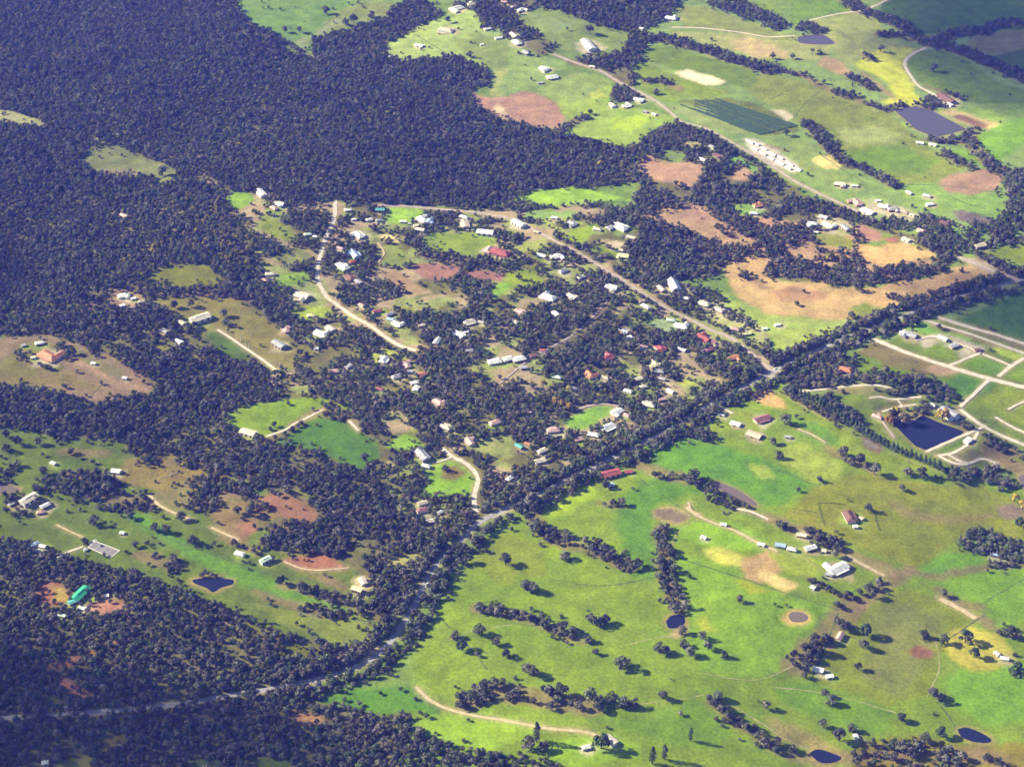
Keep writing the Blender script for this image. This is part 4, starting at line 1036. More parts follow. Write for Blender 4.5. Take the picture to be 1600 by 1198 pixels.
AUTUMN = [
 (1399,648,9,(0.30,0.24,0.03),'yellow autumn tree at the upper left of the big blue lake'),
 (1389,662,10,(0.30,0.15,0.03),'orange autumn tree at the left bank of the big blue lake'),
 (1411,662,12,(0.22,0.17,0.09),'pale brown round tree on the left bank of the big blue lake'),
 (1472,656,13,(0.36,0.24,0.06),'large golden tree on the upper right bank of the big blue lake'),
 (1585,783,8,(0.45,0.34,0.03),'golden tree at the right edge beside the grey mud dam'),
 (1597,795,9,(0.42,0.30,0.05),'lower golden tree at the right edge beside the grey mud dam'),
 (1038,430,13,(0.17,0.20,0.05),'pale yellow-green round tree above the tall white barn'),
 (1294,407,8,(0.33,0.32,0.02),'bright yellow-green tree in the wood above the tan field'),
 (938,262,9,(0.36,0.27,0.04),'yellow wattle at the edge of the northern forest'),
 (243,392,9,(0.30,0.26,0.06),'yellow wattle above the left forest clearing'),
 (868,632,8,(0.32,0.20,0.04),'left one of three orange autumn trees in the village'),
 (877,636,8,(0.34,0.22,0.05),'middle one of three orange autumn trees in the village'),
 (889,640,8,(0.34,0.22,0.04),'right one of three orange autumn trees in the village'),
 (849,605,8,(0.30,0.20,0.05),'lone orange tree above the three in the village'),
 (290,731,7,(0.33,0.30,0.02),'yellow tree beside the junk heap in the western pasture'),
]
PALE_TREES = [(371,531),(376,534),(384,541),(389,544),(423,568),(430,571),(438,575),(446,580)]
# ------------------------------------------------------------------ waters: level the ground round each dam first
water_shapes = []
for outline, tone in WATERS:
    q = smooth_line(outline + [outline[0]], 4)[:-1] if tone != 'square' else np.concatenate([np.linspace(p, q_, 6)[:-1] for p, q_ in zip(np.array(outline, float), np.array(outline[1:] + outline[:1], float))])
    tone = 'dusk' if (tone == 'square' and outline[0][1] < 400) else ('deep' if tone == 'square' else tone)
    x, y, z = ground(q[:, 0], q[:, 1])
    cx, cy = x.mean(), y.mean()
    r = float(np.hypot(x - cx, y - cy).max()) + 4
    zc = float(base_h(cx, cy))
    water_shapes.append((q, tone, zc))
    PONDS_FLAT.append((cx, cy, r, zc))

# ------------------------------------------------------------------ house footprints (needed for yards and clearings)
def img_axis(x, y, ang, L):
    a = R(ang); dx, dy = math.cos(a) * L / 2, -math.sin(a) * L / 2
    gx, gy, gz = ground(np.array([x - dx, x + dx, x]), np.array([y - dy, y + dy, y]))
    vx, vy = gx[1] - gx[0], gy[1] - gy[0]
    return float(gx[2]), float(gy[2]), float(gz[2]), math.hypot(vx, vy), math.atan2(vy, vx)
hs = []
for (x, y, L, ang, roof, style, label) in HOUSES:
    gx, gy, gz, Lm, rz = img_axis(x, y + 2, ang, L)
    Lm = min(Lm * 0.78, 44); Wm = min(max(Lm * (0.5 if style != 's' else 0.6), 4.5), 15)
    hs.append((gx, gy, gz, Lm, Wm, rz, roof, style, label))
roads_m = [(px_line(l, 6), w * (.8 if k != 'asphalt' else .66), k, n) for (l, w, k, n) in ROADS]

# ------------------------------------------------------------------ ground sheet
FX0, FX1, FY0, FY1, STEP = -1260.0, 1260.0, 985.0, 3290.0, 3.6
def axis(a, b, step, far):
    core = list(np.arange(a, b + step, step))
    lo, hi, s = core[0], core[-1], step
    left, right = [], []
    while lo > -far or hi < far:
        s *= 1.35
        if lo > -far: lo = max(lo - s, -far); left.insert(0, lo)
        if hi < far: hi = min(hi + s, far); right.append(hi)
    return np.array(left + core + right)
GX = axis(FX0, FX1, STEP, 12000.0)
GY = axis(FY0, FY1, STEP, 12000.0)
nx, ny = len(GX), len(GY)
MX, MY = np.meshgrid(GX, GY)
mx, my = MX.ravel(), MY.ravel()
mz = height(mx, my)
mu, mv = project(mx, my, mz)
COL = np.tile(alb((132, 158, 92)), (len(mx), 1))
vis = np.nonzero((mu > -260) & (mu < 1860) & (mv > -200) & (mv < 1400))[0]
vx_, vy_, vu, vv = mx[vis], my[vis], mu[vis], mv[vis]
ju = (fbm(vx_, vy_, 26, 3) - .5); jv = (fbm(vx_, vy_, 26, 11) - .5)
C = COL[vis]
fj = [.9 * (fbm(vx_, vy_, 9, 80 + k3) - .5) for k3 in range(4)]
floor = np.zeros(len(vis))
for poly, d in WOODS:
    floor = np.maximum(floor, in_poly(vu, vv, poly) * d)
fn = fbm(vx_, vy_, 34, 21)[:, None]
fcol = alb((112, 104, 84)) * (1 - fn) * 1.2 + alb((138, 140, 92)) * fn
C = np.where(floor[:, None] > .2, fcol, C)
# open spots between the village houses: lawns, bare yards
VILLAGE = [(350,310),(420,312),(580,320),(760,327),(850,305),(1000,330),(960,400),(1030,440),(1120,455),(1200,520),(1210,575),(1150,605),(1060,655),(950,708),(850,762),(760,802),(700,850),(640,830),(560,700),(420,600),(390,450),(400,400)]
vil = in_poly(vu, vv, VILLAGE)
vnz = fbm(vx_, vy_, 42, 31); vn2 = vnoise(vx_, vy_, 30, 37)
C = np.where((vil & (vnz < .435))[:, None], np.where((vn2 > .5)[:, None], alb((168, 176, 116)), alb((192, 172, 140))), C)
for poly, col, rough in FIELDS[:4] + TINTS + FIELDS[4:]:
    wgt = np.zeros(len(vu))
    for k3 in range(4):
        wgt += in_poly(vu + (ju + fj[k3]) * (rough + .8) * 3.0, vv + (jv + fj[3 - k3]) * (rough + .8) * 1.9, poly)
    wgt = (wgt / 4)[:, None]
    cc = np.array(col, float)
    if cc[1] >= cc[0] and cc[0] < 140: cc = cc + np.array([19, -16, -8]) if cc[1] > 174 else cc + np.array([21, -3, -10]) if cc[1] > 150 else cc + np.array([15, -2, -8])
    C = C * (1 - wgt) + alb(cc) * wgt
for (q, tone, zc), (pcx, pcy, pr, z0) in zip(water_shapes, PONDS_FLAT):
    kk = np.nonzero(np.hypot(vx_ - pcx, vy_ - pcy) < pr + 14)[0]
    a_, b_, c_ = px_ray(q[:, 0], q[:, 1]); t = (zc - CAMH) / c_
    ring = np.stack([a_ * t, b_ * t], 1); ring = np.concatenate([ring, ring[:1]])
    ds = seg_dist(vx_[kk], vy_[kk], ring) + 4 * (vnoise(vx_[kk], vy_[kk], 8, 4) - .5)
    wgt = np.clip((4.6 - ds) / 2.5, 0, 1)[:, None] * .75
    C[kk] = C[kk] * (1 - wgt) + alb((186, 162, 118)) * wgt
# the tan collar of the round dam
m = in_poly(vu + ju * 3, vv + jv * 2, [(1221, 965), (1230, 955), (1245, 952), (1262, 955), (1270, 965), (1258, 977), (1240, 979), (1226, 974)])
C[m] = alb((216, 186, 120))
for line, w, dd, label in BELTS:
    pts = px_line(line, 4); lo = pts.min(0) - w; hi = pts.max(0) + w
    kk = np.nonzero((vx_ > lo[0]) & (vx_ < hi[0]) & (vy_ > lo[1]) & (vy_ < hi[1]))[0]
    if not len(kk): continue
    dd_ = seg_dist(vx_[kk], vy_[kk], pts) + 7 * (vnoise(vx_[kk], vy_[kk], 9, 15) - .5)
    wgt = np.clip((w / 2 + 1.5 - dd_) / 3, 0, 1)[:, None] * .7
    C[kk] = C[kk] * (1 - wgt) + alb((158, 134, 108)) * wgt
# mown, trodden or bare yards round the buildings
yard_cols = [(206, 196, 164), (158, 182, 100), (196, 178, 148), (172, 188, 112), (216, 206, 178)]
for i, (gx, gy, gz, Lm, Wm, rz, roof, style, label) in enumerate(hs):
    rr = Lm * .55 + (3 if style == 'h' else 2)
    k = np.nonzero((np.abs(vx_ - gx) < rr * 1.7) & (np.abs(vy_ - gy) < rr * 1.7))[0]
    d = np.hypot(vx_[k] - gx - 3, vy_[k] - gy + 2) / (rr * (0.65 + 0.9 * vnoise(vx_[k], vy_[k], 9, i % 13)))
    w = np.clip((1.1 - d) / .3, 0, 1)[:, None] * .85
    C[k] = C[k] * (1 - w) + alb(yard_cols[(i * 7 + i // 5) % 5]) * w
# worn verges
for pts, w, k, n in roads_m:
    lo = pts.min(0) - 12; hi = pts.max(0) + 12
    kk = np.nonzero((vx_ > lo[0]) & (vx_ < hi[0]) & (vy_ > lo[1]) & (vy_ < hi[1]))[0]
    if not len(kk): continue
    d = seg_dist(vx_[kk], vy_[kk], pts) + 2.5 * (vnoise(vx_[kk], vy_[kk], 7, 5) - .5)
    wgt = np.clip((w / 2 + 3.2 - d) / 2.5, 0, 1)[:, None] * .7
    C[kk] = C[kk] * (1 - wgt) + alb((196, 174, 142)) * wgt
# trodden, drier and lusher ground
dry = fbm(vx_, vy_, 120, 51)[:, None]; dry2 = fbm(vx_, vy_, 28, 57)[:, None]
dry3 = vnoise(vx_ + .5 * vy_, vy_ * .45 - .2 * vx_, 75, 71)[:, None]
warm = .55 * dry + .3 * dry2 + .35 * dry3 - .1
C = C * (0.88 + .26 * dry2) * np.concatenate([0.82 + .40 * warm, 0.90 + .2 * warm, 0.86 + .2 * warm], 1)
COL[vis] = C
G3 = COL.reshape(ny, nx, 3)
P = np.pad(G3, ((1, 1), (1, 1), (0, 0)), mode='edge')
G3 = (P[1:-1, 1:-1] * 4 + P[:-2, 1:-1] + P[2:, 1:-1] + P[1:-1, :-2] + P[1:-1, 2:]) / 8
COL = G3.reshape(-1, 3)
ii = np.arange(ny * nx).reshape(ny, nx)
quads = np.stack([ii[:-1, :-1].ravel(), ii[:-1, 1:].ravel(), ii[1:, 1:].ravel(), ii[1:, :-1].ravel()], 1)
me = bpy.data.meshes.new('ground')
me.vertices.add(len(mx)); me.vertices.foreach_set('co', np.stack([mx, my, mz], 1).astype(np.float32).ravel())
me.loops.add(quads.size); me.loops.foreach_set('vertex_index', quads.ravel().astype(np.int32))
me.polygons.add(len(quads)); me.polygons.foreach_set('loop_start', np.arange(0, quads.size, 4, dtype=np.int32))
me.polygons.foreach_set('use_smooth', np.ones(len(quads), bool))
me.update(calc_edges=True)
ca = me.color_attributes.new('soil', 'FLOAT_COLOR', 'POINT')
ca.data.foreach_set('color', np.concatenate([COL, np.ones((len(COL), 1))], 1).astype(np.float32).ravel())
gm, nt, b = mat_new('pasture_and_soil')
at = nt.nodes.new('ShaderNodeAttribute'); at.attribute_name = 'soil'
geo = nt.nodes.new('ShaderNodeNewGeometry')
def noise_fac(nt, geo, scale, lo, hi, detail=4):
    n = nt.nodes.new('ShaderNodeTexNoise'); n.inputs['Scale'].default_value = scale; n.inputs['Detail'].default_value = detail
    nt.links.new(geo.outputs['Position'], n.inputs['Vector'])
    r = nt.nodes.new('ShaderNodeMapRange'); r.inputs['From Min'].default_value = .32; r.inputs['From Max'].default_value = .68
    r.inputs['To Min'].default_value = lo; r.inputs['To Max'].default_value = hi
    nt.links.new(n.outputs['Fac'], r.inputs['Value']); return r.outputs['Result']
f1 = noise_fac(nt, geo, 0.30, .76, 1.2, 6); f2 = noise_fac(nt, geo, 0.05, .80, 1.18)
mu_ = nt.nodes.new('ShaderNodeMath'); mu_.operation = 'MULTIPLY'
nt.links.new(f1, mu_.inputs[0]); nt.links.new(f2, mu_.inputs[1])
sc = nt.nodes.new('ShaderNodeVectorMath'); sc.operation = 'SCALE'
nt.links.new(at.outputs['Color'], sc.inputs[0]); nt.links.new(mu_.outputs[0], sc.inputs['Scale'])
nt.links.new(sc.outputs['Vector'], b.inputs['Base Color'])
b.inputs['Specular IOR Level'].default_value = 0.0
me.materials.append(gm)
tag(link(bpy.data.objects.new('ground', me)), 'rolling farmland with green paddocks, bare soil and bush clearings', None, kind='structure')

# ------------------------------------------------------------------ water sheets
def water_mat(name, col, rough):
    m, nt, b = mat_new(name)
    b.inputs['Base Color'].default_value = (*col, 1); b.inputs['Roughness'].default_value = rough
    b.inputs['Specular IOR Level'].default_value = 0.5; b.inputs['IOR'].default_value = 1.33
    n = nt.nodes.new('ShaderNodeTexNoise'); n.inputs['Scale'].default_value = 0.6; n.inputs['Detail'].default_value = 3
    g = nt.nodes.new('ShaderNodeNewGeometry'); nt.links.new(g.outputs['Position'], n.inputs['Vector'])
    bp = nt.nodes.new('ShaderNodeBump'); bp.inputs['Strength'].default_value = .12; bp.inputs['Distance'].default_value = .3
    nt.links.new(n.outputs['Fac'], bp.inputs['Height']); nt.links.new(bp.outputs['Normal'], b.inputs['Normal'])
    return m
WM = {'deep': water_mat('clear_deep_water', (.014, .018, .048), .08), 'dusk': water_mat('hazy_blue_water', (.085, .078, .105), .16),
      'mud': water_mat('muddy_water', (.15, .115, .10), .25)}
for (q, tone, zc), (cx, cy, r, z0) in zip(water_shapes, PONDS_FLAT):
    a_, b_, c_ = px_ray(q[:, 0], q[:, 1]); t = (zc - CAMH) / c_
    x, y = a_ * t, b_ * t
    vs_ = [(float(p), float(s), zc + .15) for p, s in zip(x, y)]
    o = mesh_obj('dam_water' if tone != 'mud' else 'muddy_dam_water', vs_, [list(range(len(vs_)))[::-1]], WM[tone])
    n0 = o.data.polygons[0].normal.z
    if n0 < 0: o.data.flip_normals()
    tag(o, kind='structure')

# ------------------------------------------------------------------ roads
RM = {'asphalt': mat_plain('worn_asphalt', (.30, .285, .28), var=.25, scale=.15), 'sand': mat_plain('pale_sand_road', (.56, .49, .40), var=.22, scale=.2),
      'pinkgravel': mat_plain('pinkish_gravel_road', (.40, .32, .28), var=.25, scale=.2), 'tan': mat_plain('tan_track', (.50, .39, .23), var=.3, scale=.25),
      'redearth': mat_plain('red_earth_track', (.34, .19, .12), var=.3, scale=.2), 'paint': mat_plain('road_paint', (.8, .8, .78), var=.2, scale=1.5)}
def resample(pts, step):
    d = np.concatenate([[0], np.cumsum(np.hypot(*np.diff(pts, axis=0).T))])
    s = np.arange(0, d[-1], step); s = np.append(s, d[-1])
    return np.stack([np.interp(s, d, pts[:, 0]), np.interp(s, d, pts[:, 1])], 1)
def strip(name, pts, width, lift, mat, ragged=0.0, seed=0, lanes=3, off=0.0):
    p = resample(pts, 4.0)
    tg = np.gradient(p, axis=0); tg /= np.linalg.norm(tg, axis=1)[:, None] + 1e-9
    nr = np.stack([-tg[:, 1], tg[:, 0]], 1)
    cols = []
    for k in range(lanes):
        f = (k / (lanes - 1) - .5) * width + off
        if ragged and k in (0, lanes - 1):
            f = f + ragged * (vnoise(p[:, 0], p[:, 1], 6, seed + k) - .5) * 2
            q = p + nr * f[:, None]
        else:
            q = p + nr * f
        cols.append(np.stack([q[:, 0], q[:, 1], height(q[:, 0], q[:, 1]) + lift], 1))
    n = len(p)
    V = np.concatenate(cols)
    F = [(i + k * n, i + (k + 1) * n, i + (k + 1) * n + 1, i + k * n + 1) for k in range(lanes - 1) for i in range(n - 1)]
    F = [f[::-1] for f in F]
    return mesh_obj(name, V, F, mat)
for i, (pts, w, k, n) in enumerate(roads_m):
    lift = .10 + .012 * i
    o = strip(n, pts, w, lift, RM[k], 0.0 if k == 'asphalt' else min(1.0, w * .14), i)
    tag(o, kind='structure')
    if k == 'asphalt':
        for off in (-w / 2 + .5, w / 2 - .5):
            l = strip('edge_line', pts, .14, lift + .03, RM['paint'], lanes=2, off=off); l.parent = o
        c = strip('centre_line', pts, .14, lift + .03, RM['paint'], lanes=2); c.parent = o

VM = {'rank': mat_plain('rank_grass', (.085, .115, .035), var=.4, scale=.3), 'worn': mat_plain('worn_grass', (.30, .26, .13), var=.4, scale=.25)}
for i, (l, k) in enumerate(VERGES):
    o = strip('grass_verge', px_line(l, 6), 1.5 if k == 'rank' else 1.1, .05 + .001 * i, VM[k], .7, 60 + i)
    tag(o, kind='structure')
# ------------------------------------------------------------------ foliage
def leaf_mat(name):
    m, nt, b = mat_new(name)
    at = nt.nodes.new('ShaderNodeAttribute'); at.attribute_name = 'tint'; at.attribute_type = 'INSTANCER'
    g = nt.nodes.new('ShaderNodeNewGeometry')
    mr = nt.nodes.new('ShaderNodeMapRange'); mr.inputs['To Min'].default_value = .55; mr.inputs['To Max'].default_value = 1.45
    nt.links.new(g.outputs['Random Per Island'], mr.inputs['Value'])
    s = nt.nodes.new('ShaderNodeVectorMath'); s.operation = 'SCALE'
    nt.links.new(at.outputs['Vector'], s.inputs[0]); nt.links.new(mr.outputs['Result'], s.inputs['Scale'])
    nt.links.new(s.outputs['Vector'], b.inputs['Base Color'])
    b.inputs['Roughness'].default_value = .7; b.inputs['Specular IOR Level'].default_value = .15
    return m
LEAF = leaf_mat('leaves')
BARK = mat_plain('grey_brown_bark', (.13, .10, .08), var=.3, scale=2)
PALEBARK = mat_plain('pale_bark', (.62, .60, .54), var=.15, scale=2)

def leaf_cards(r, centers, radii, per, size, squash=1.0, fill=0.25):
    V, F = [], []
    for c, rad in zip(centers, radii):
        for _ in range(per):
            d = r.normal(size=3); d /= np.linalg.norm(d)
            if d[2] < -.55: d[2] *= -.6
            rr = rad * (1 - fill * r.random())
            p = np.array(c) + d * rr * np.array([1, 1, squash])
            n = d + r.normal(size=3) * .45; n /= np.linalg.norm(n)
            t = np.cross(n, r.normal(size=3)); t /= np.linalg.norm(t) + 1e-9
            bt = np.cross(n, t)
            s1 = size * r.uniform(.6, 1.3); s2 = size * r.uniform(.5, 1.0)
            k = len(V)
            V += [p + t * s1 * .5, p + bt * s2 * .5, p - t * s1 * .5, p - bt * s2 * .5]
            F.append((k, k + 1, k + 2, k + 3))
    return V, F
def branch(V, F, p0, p1, r0, r1, seg=6):
    p0 = np.array(p0, float); p1 = np.array(p1, float)
    d = p1 - p0; d /= np.linalg.norm(d)
    a = np.cross(d, (0, 0, 1) if abs(d[2]) < .9 else (1, 0, 0)); a /= np.linalg.norm(a); c = np.cross(d, a)
    k = len(V)
    for p, rr in ((p0, r0), (p1, r1)):
        for i in range(seg):
            t = 2 * math.pi * i / seg
            V.append(p + (a * math.cos(t) + c * math.sin(t)) * rr)
    for i in range(seg):
        j = (i + 1) % seg
        F.append((k + i, k + j, k + seg + j, k + seg + i))
    F.append(tuple(k + seg + i for i in range(seg)))
def me_from(name, V, F, mat):
    m = bpy.data.meshes.new(name); m.from_pydata([tuple(map(float, v)) for v in V], [], F); m.materials.append(mat); m.update(); return m
def make_gum(seed):
    """spreading crown of separate leaf clumps on a forked trunk; crown about 8 m across, 8-10 m tall"""
    r = np.random.default_rng(seed)
    n = int(r.integers(9, 12)); H = r.uniform(6.4, 8.2)
    cs, rs, V, F = [], [], [], []
    fork = np.array([r.normal() * .3, r.normal() * .3, H * .28])
    branch(V, F, (0, 0, -.6), fork, .38, .26)
    for i in range(n):
        a = 2 * math.pi * (i + r.uniform(-.3, .3)) / n
        rad = r.uniform(1.2, 2.6) if i else 0.2
        c = np.array([math.cos(a) * rad, math.sin(a) * rad, H * r.uniform(.20, .72) if i else H * .82])
        cs.append(c); rs.append(r.uniform(1.3, 2.0))
        branch(V, F, fork, c, .17, .05, 4)
    LV, LF = leaf_cards(r, cs, rs, 27, 1.3, .85)
    return me_from('crown', LV, LF, LEAF), me_from('trunk', V, F, BARK)
def make_dome(seed):
    r = np.random.default_rng(seed); cs, rs, V, F = [], [], [], []
    branch(V, F, (0, 0, -.6), (0, 0, 3.2), .45, .3)
    for i in range(13):
        z = r.uniform(0, 1); a = r.uniform(0, 2 * math.pi); rad = math.sqrt(1 - z * z) * 2.7
        c = np.array([math.cos(a) * rad, math.sin(a) * rad, 3.0 + z * 4.0]); cs.append(c); rs.append(r.uniform(1.2, 1.7))
        branch(V, F, (0, 0, 3.0), c, .14, .04, 4)
    LV, LF = leaf_cards(r, cs, rs, 38, 1.15, .9)
    return me_from('crown', LV, LF, LEAF), me_from('trunk', V, F, BARK)
def make_poplar(seed, tall=14.0, wide=2.1):
    r = np.random.default_rng(seed); cs, rs, V, F = [], [], [], []
    branch(V, F, (0, 0, -.6), (0, 0, tall * .75), .35, .08)
    for i in range(12):
        t = (i + .5) / 12
        w = wide * (math.sin(math.pi * min(1, t * .85 + .18)) ** .7)
        a = r.uniform(0, 6.28)
        c = np.array([math.cos(a) * w * .35, math.sin(a) * w * .35, 1.6 + t * (tall - 2)]); cs.append(c); rs.append(w * r.uniform(.75, 1.0))
        branch(V, F, (0, 0, c[2] - 1.2), c, .09, .03, 4)
    LV, LF = leaf_cards(r, cs, rs, 30, .95, 1.1)
    return me_from('crown', LV, LF, LEAF), me_from('trunk', V, F, BARK)
def make_cypress(seed):
    r = np.random.default_rng(seed); cs, rs, V, F = [], [], [], []
    branch(V, F, (0, 0, -.5), (0, 0, 7), .3, .06)
    for i in range(11):
        t = (i + .5) / 11; w = 2.5 * (1 - t) ** .8 + .25; a = r.uniform(0, 6.28)
        c = np.array([math.cos(a) * w * .3, math.sin(a) * w * .3, .9 + t * 7.6]); cs.append(c); rs.append(w * .85)
        branch(V, F, (0, 0, c[2]), c + np.array([0, 0, .3]), .08, .03, 4)
    LV, LF = leaf_cards(r, cs, rs, 28, .9, .8)
    return me_from('crown', LV, LF, LEAF), me_from('trunk', V, F, BARK)
GUMS = [make_gum(100 + i) for i in range(8)]
DOMES = [make_dome(300 + i) for i in range(3)]
POPLARS = [make_poplar(400 + i) for i in range(2)]
CYPRESS = [make_cypress(500 + i) for i in range(3)]

def gum_tint(r, n=None):
    t = r.random(n or 1)[:, None]; br = (0.55 + 1.0 * r.random(n or 1) ** 1.3)[:, None]
    a = np.array([.106, .120, .070]); c = np.array([.148, .132, .102])
    return (a * (1 - t) + c * t) * br
def put_tree(name, meshes, gx, gy, d, base_w, tint, label, cat, group=None, rot=None, hs_=1.0):
    gz = float(height(gx, gy))
    o = empty(name, (gx, gy, gz), random.uniform(0, 6.28) if rot is None else rot)
    s = d / base_w
    o.scale = (s, s, s * hs_)
    for nm, m_ in zip(('crown', 'trunk'), meshes):
        c = link(bpy.data.objects.new(nm, m_)); c.parent = o
        if nm == 'crown': c['tint'] = [float(v) for v in tint]
    tag(o, label, cat, group)
    return o

# ------------------------------------------------------------------ where trees stand
SP = 6.0
cx_, cy_ = np.meshgrid(np.arange(FX0 + 20, FX1 - 20, SP), np.arange(FY0 + 20, FY1 - 20, SP))
cx_ = cx_.ravel() + rng.uniform(-.46, .46, cx_.size) * SP; cy_ = cy_.ravel() + rng.uniform(-.46, .46, cy_.size) * SP
cz_ = height(cx_, cy_); cu, cv = project(cx_, cy_, cz_)
sel = (cu > -130) & (cu < 1730) & (cv > -75) & (cv < 1300)
cx_, cy_, cz_, cu, cv = (a[sel] for a in (cx_, cy_, cz_, cu, cv))
N = len(cx_)
def pick(dens, nz):
    rk = np.empty(N); rk[np.argsort(nz)] = np.linspace(0, 1, N)
    p = np.clip((rk - (1 - dens)) / .16 + .5, 0, 1)
    return np.where(dens > 1.5, .98, np.where(dens > .96, .62 + .36 * np.clip(rk * 3, 0, 1), np.where(dens > 0, p, 0)))
dens = np.zeros(N); hard = np.zeros(N)
for k, (poly, d) in enumerate(WOODS):
    m = in_poly(cu, cv, poly)
    if k < 14: dens = np.maximum(dens, m * d)
    else: hard = np.maximum(hard, m * d)
cju = (fbm(cx_, cy_, 26, 3) - .5); cjv = (fbm(cx_, cy_, 26, 11) - .5)
infield = np.zeros(N, bool)
for poly, col, rough in FIELDS[4:]:
    infield |= in_poly(cu + cju * rough * 3.2, cv + cjv * rough * 2.0, poly)
dens[infield] = 0
cvil = in_poly(cu, cv, VILLAGE)
open_spot = cvil & (fbm(cx_, cy_, 42, 31) < .40)
dens = np.where(open_spot, dens * .35, dens)
dens = np.maximum(dens, hard)
owner = np.full(N, -1)
for k, (line, w, d, label) in enumerate(BELTS):
    pts = px_line(line, 5)
    lo = pts.min(0) - w; hi = pts.max(0) + w
    kk = np.nonzero((cx_ > lo[0]) & (cx_ < hi[0]) & (cy_ > lo[1]) & (cy_ < hi[1]))[0]
    if not len(kk): continue
    ds = seg_dist(cx_[kk], cy_[kk], pts) + 4 * (vnoise(cx_[kk], cy_[kk], 12, 3) - .5)
    m = kk[ds < w / 2]
    dens[m] = np.maximum(dens[m], d)
    if label: owner[m] = k
hw = roads_m[0][0]
dh = seg_dist(cx_, cy_, hw)
hb = (dh < 25 + 7 * (vnoise(cx_, cy_, 30, 8) - .5)) & (cu > 430)
dens[hb] = 2.0
block = (dh < np.where(cu < 470, 3.6, 5.6))
for u0, u1 in ((750, 800), (556, 604), (620, 634), (648, 660), (1196, 1220), (1560, 1610)):
    block |= (cu > u0) & (cu < u1) & (np.minimum(dh, seg_dist(cx_, cy_ + 6, hw)) < 8.5)
for pts, w, k, n in roads_m[1:]:
    lo = pts.min(0) - 25; hi = pts.max(0) + 25
    kk = np.nonzero((cx_ > lo[0]) & (cx_ < hi[0]) & (cy_ > lo[1]) & (cy_ < hi[1]))[0]
    if not len(kk): continue
    near = np.minimum(seg_dist(cx_[kk], cy_[kk], pts), seg_dist(cx_[kk], cy_[kk] + 5, pts))
    block[kk] |= near < w / 2 + 2.6
hrand = rng.random(N)
for (gx, gy, gz, Lm, Wm, rz, roof, style, label) in hs:
    el = ((cx_ - gx) / (Lm * .5 + 2.2)) ** 2 + ((cy_ - gy + 4) / (Lm * .30 + 6.5)) ** 2
    block |= (el < .55) | ((el < 1) & (hrand < .72))
for (q, tone, zc), (px_, py_, r, z0) in zip(water_shapes, PONDS_FLAT):
    block |= in_poly(cu, cv, np.array(q)) | in_poly(cu, cv - 4, np.array(q))
dens[block] = 0
for (x, y, d, kind, label) in TREES:
    gx, gy, gz = ground(x, y)
    dens[np.hypot(cx_ - gx, cy_ - gy) < d * .62] = 0
keep = rng.random(N) < np.where(hb & (dens > .9), .98, 1) * pick(dens, fbm(cx_, cy_, 40, 61))
gi_ = ((cx_ - FX0) / 13).astype(int); gj_ = ((cy_ - FY0) / 13).astype(int)
cnt = np.zeros((gj_.max() + 2, gi_.max() + 2)); tot = np.zeros_like(cnt)
np.add.at(cnt, (gj_, gi_), keep); np.add.at(tot, (gj_, gi_), 1)
fr_ = cnt / np.maximum(tot, 1)
pf = np.pad(fr_, 1, mode='edge')
near_wood = (pf[1:-1, 1:-1] + pf[:-2, 1:-1] + pf[2:, 1:-1] + pf[1:-1, :-2] + pf[1:-1, 2:]) / 5
nw = near_wood[gj_, gi_]
stray = (~keep) & ~block & (owner < 0) & (((nw > .18) & (rng.random(N) < .20)) | (infield & (cu < 760) & (rng.random(N) < .012)) | ((cu < 600) & (cv > 660) & (cv < 1000) & (rng.random(N) < .022)) | (rng.random(N) < .0022))
keep |= stray
scl = 0.72 + .62 * rng.random(N) ** 1.5
scl = np.where(stray, rng.uniform(.4, .95, N), scl)
big = rng.random(N) < .08
scl = np.where(big & ~stray, scl * 1.35, scl)
scl *= np.where(cvil, .84, .92)
near_side = seg_dist(cx_, cy_ + 6, hw) < dh
scl = np.where(hb & (dh < 17), scl * np.where(near_side, 1.25, 1.45), scl)
cand = np.nonzero(keep & (owner >= 0))[0]
rng.shuffle(cand)
idx_belt, bx_, by_ = [], np.array([]), np.array([])
for i in cand:
    if not len(bx_) or np.min(np.hypot(bx_ - cx_[i], by_ - cy_[i])) > 8.6:
        idx_belt.append(i); bx_ = np.append(bx_, cx_[i]); by_ = np.append(by_, cy_[i])
idx_belt = np.array(idx_belt)
left_over = np.setdiff1d(cand, idx_belt); scl[left_over] *= .82; owner[left_over] = -1
idx_wood = np.nonzero(keep & (owner < 0))[0]
print('trees in woodland', len(idx_wood), 'in labelled rows', len(idx_belt))
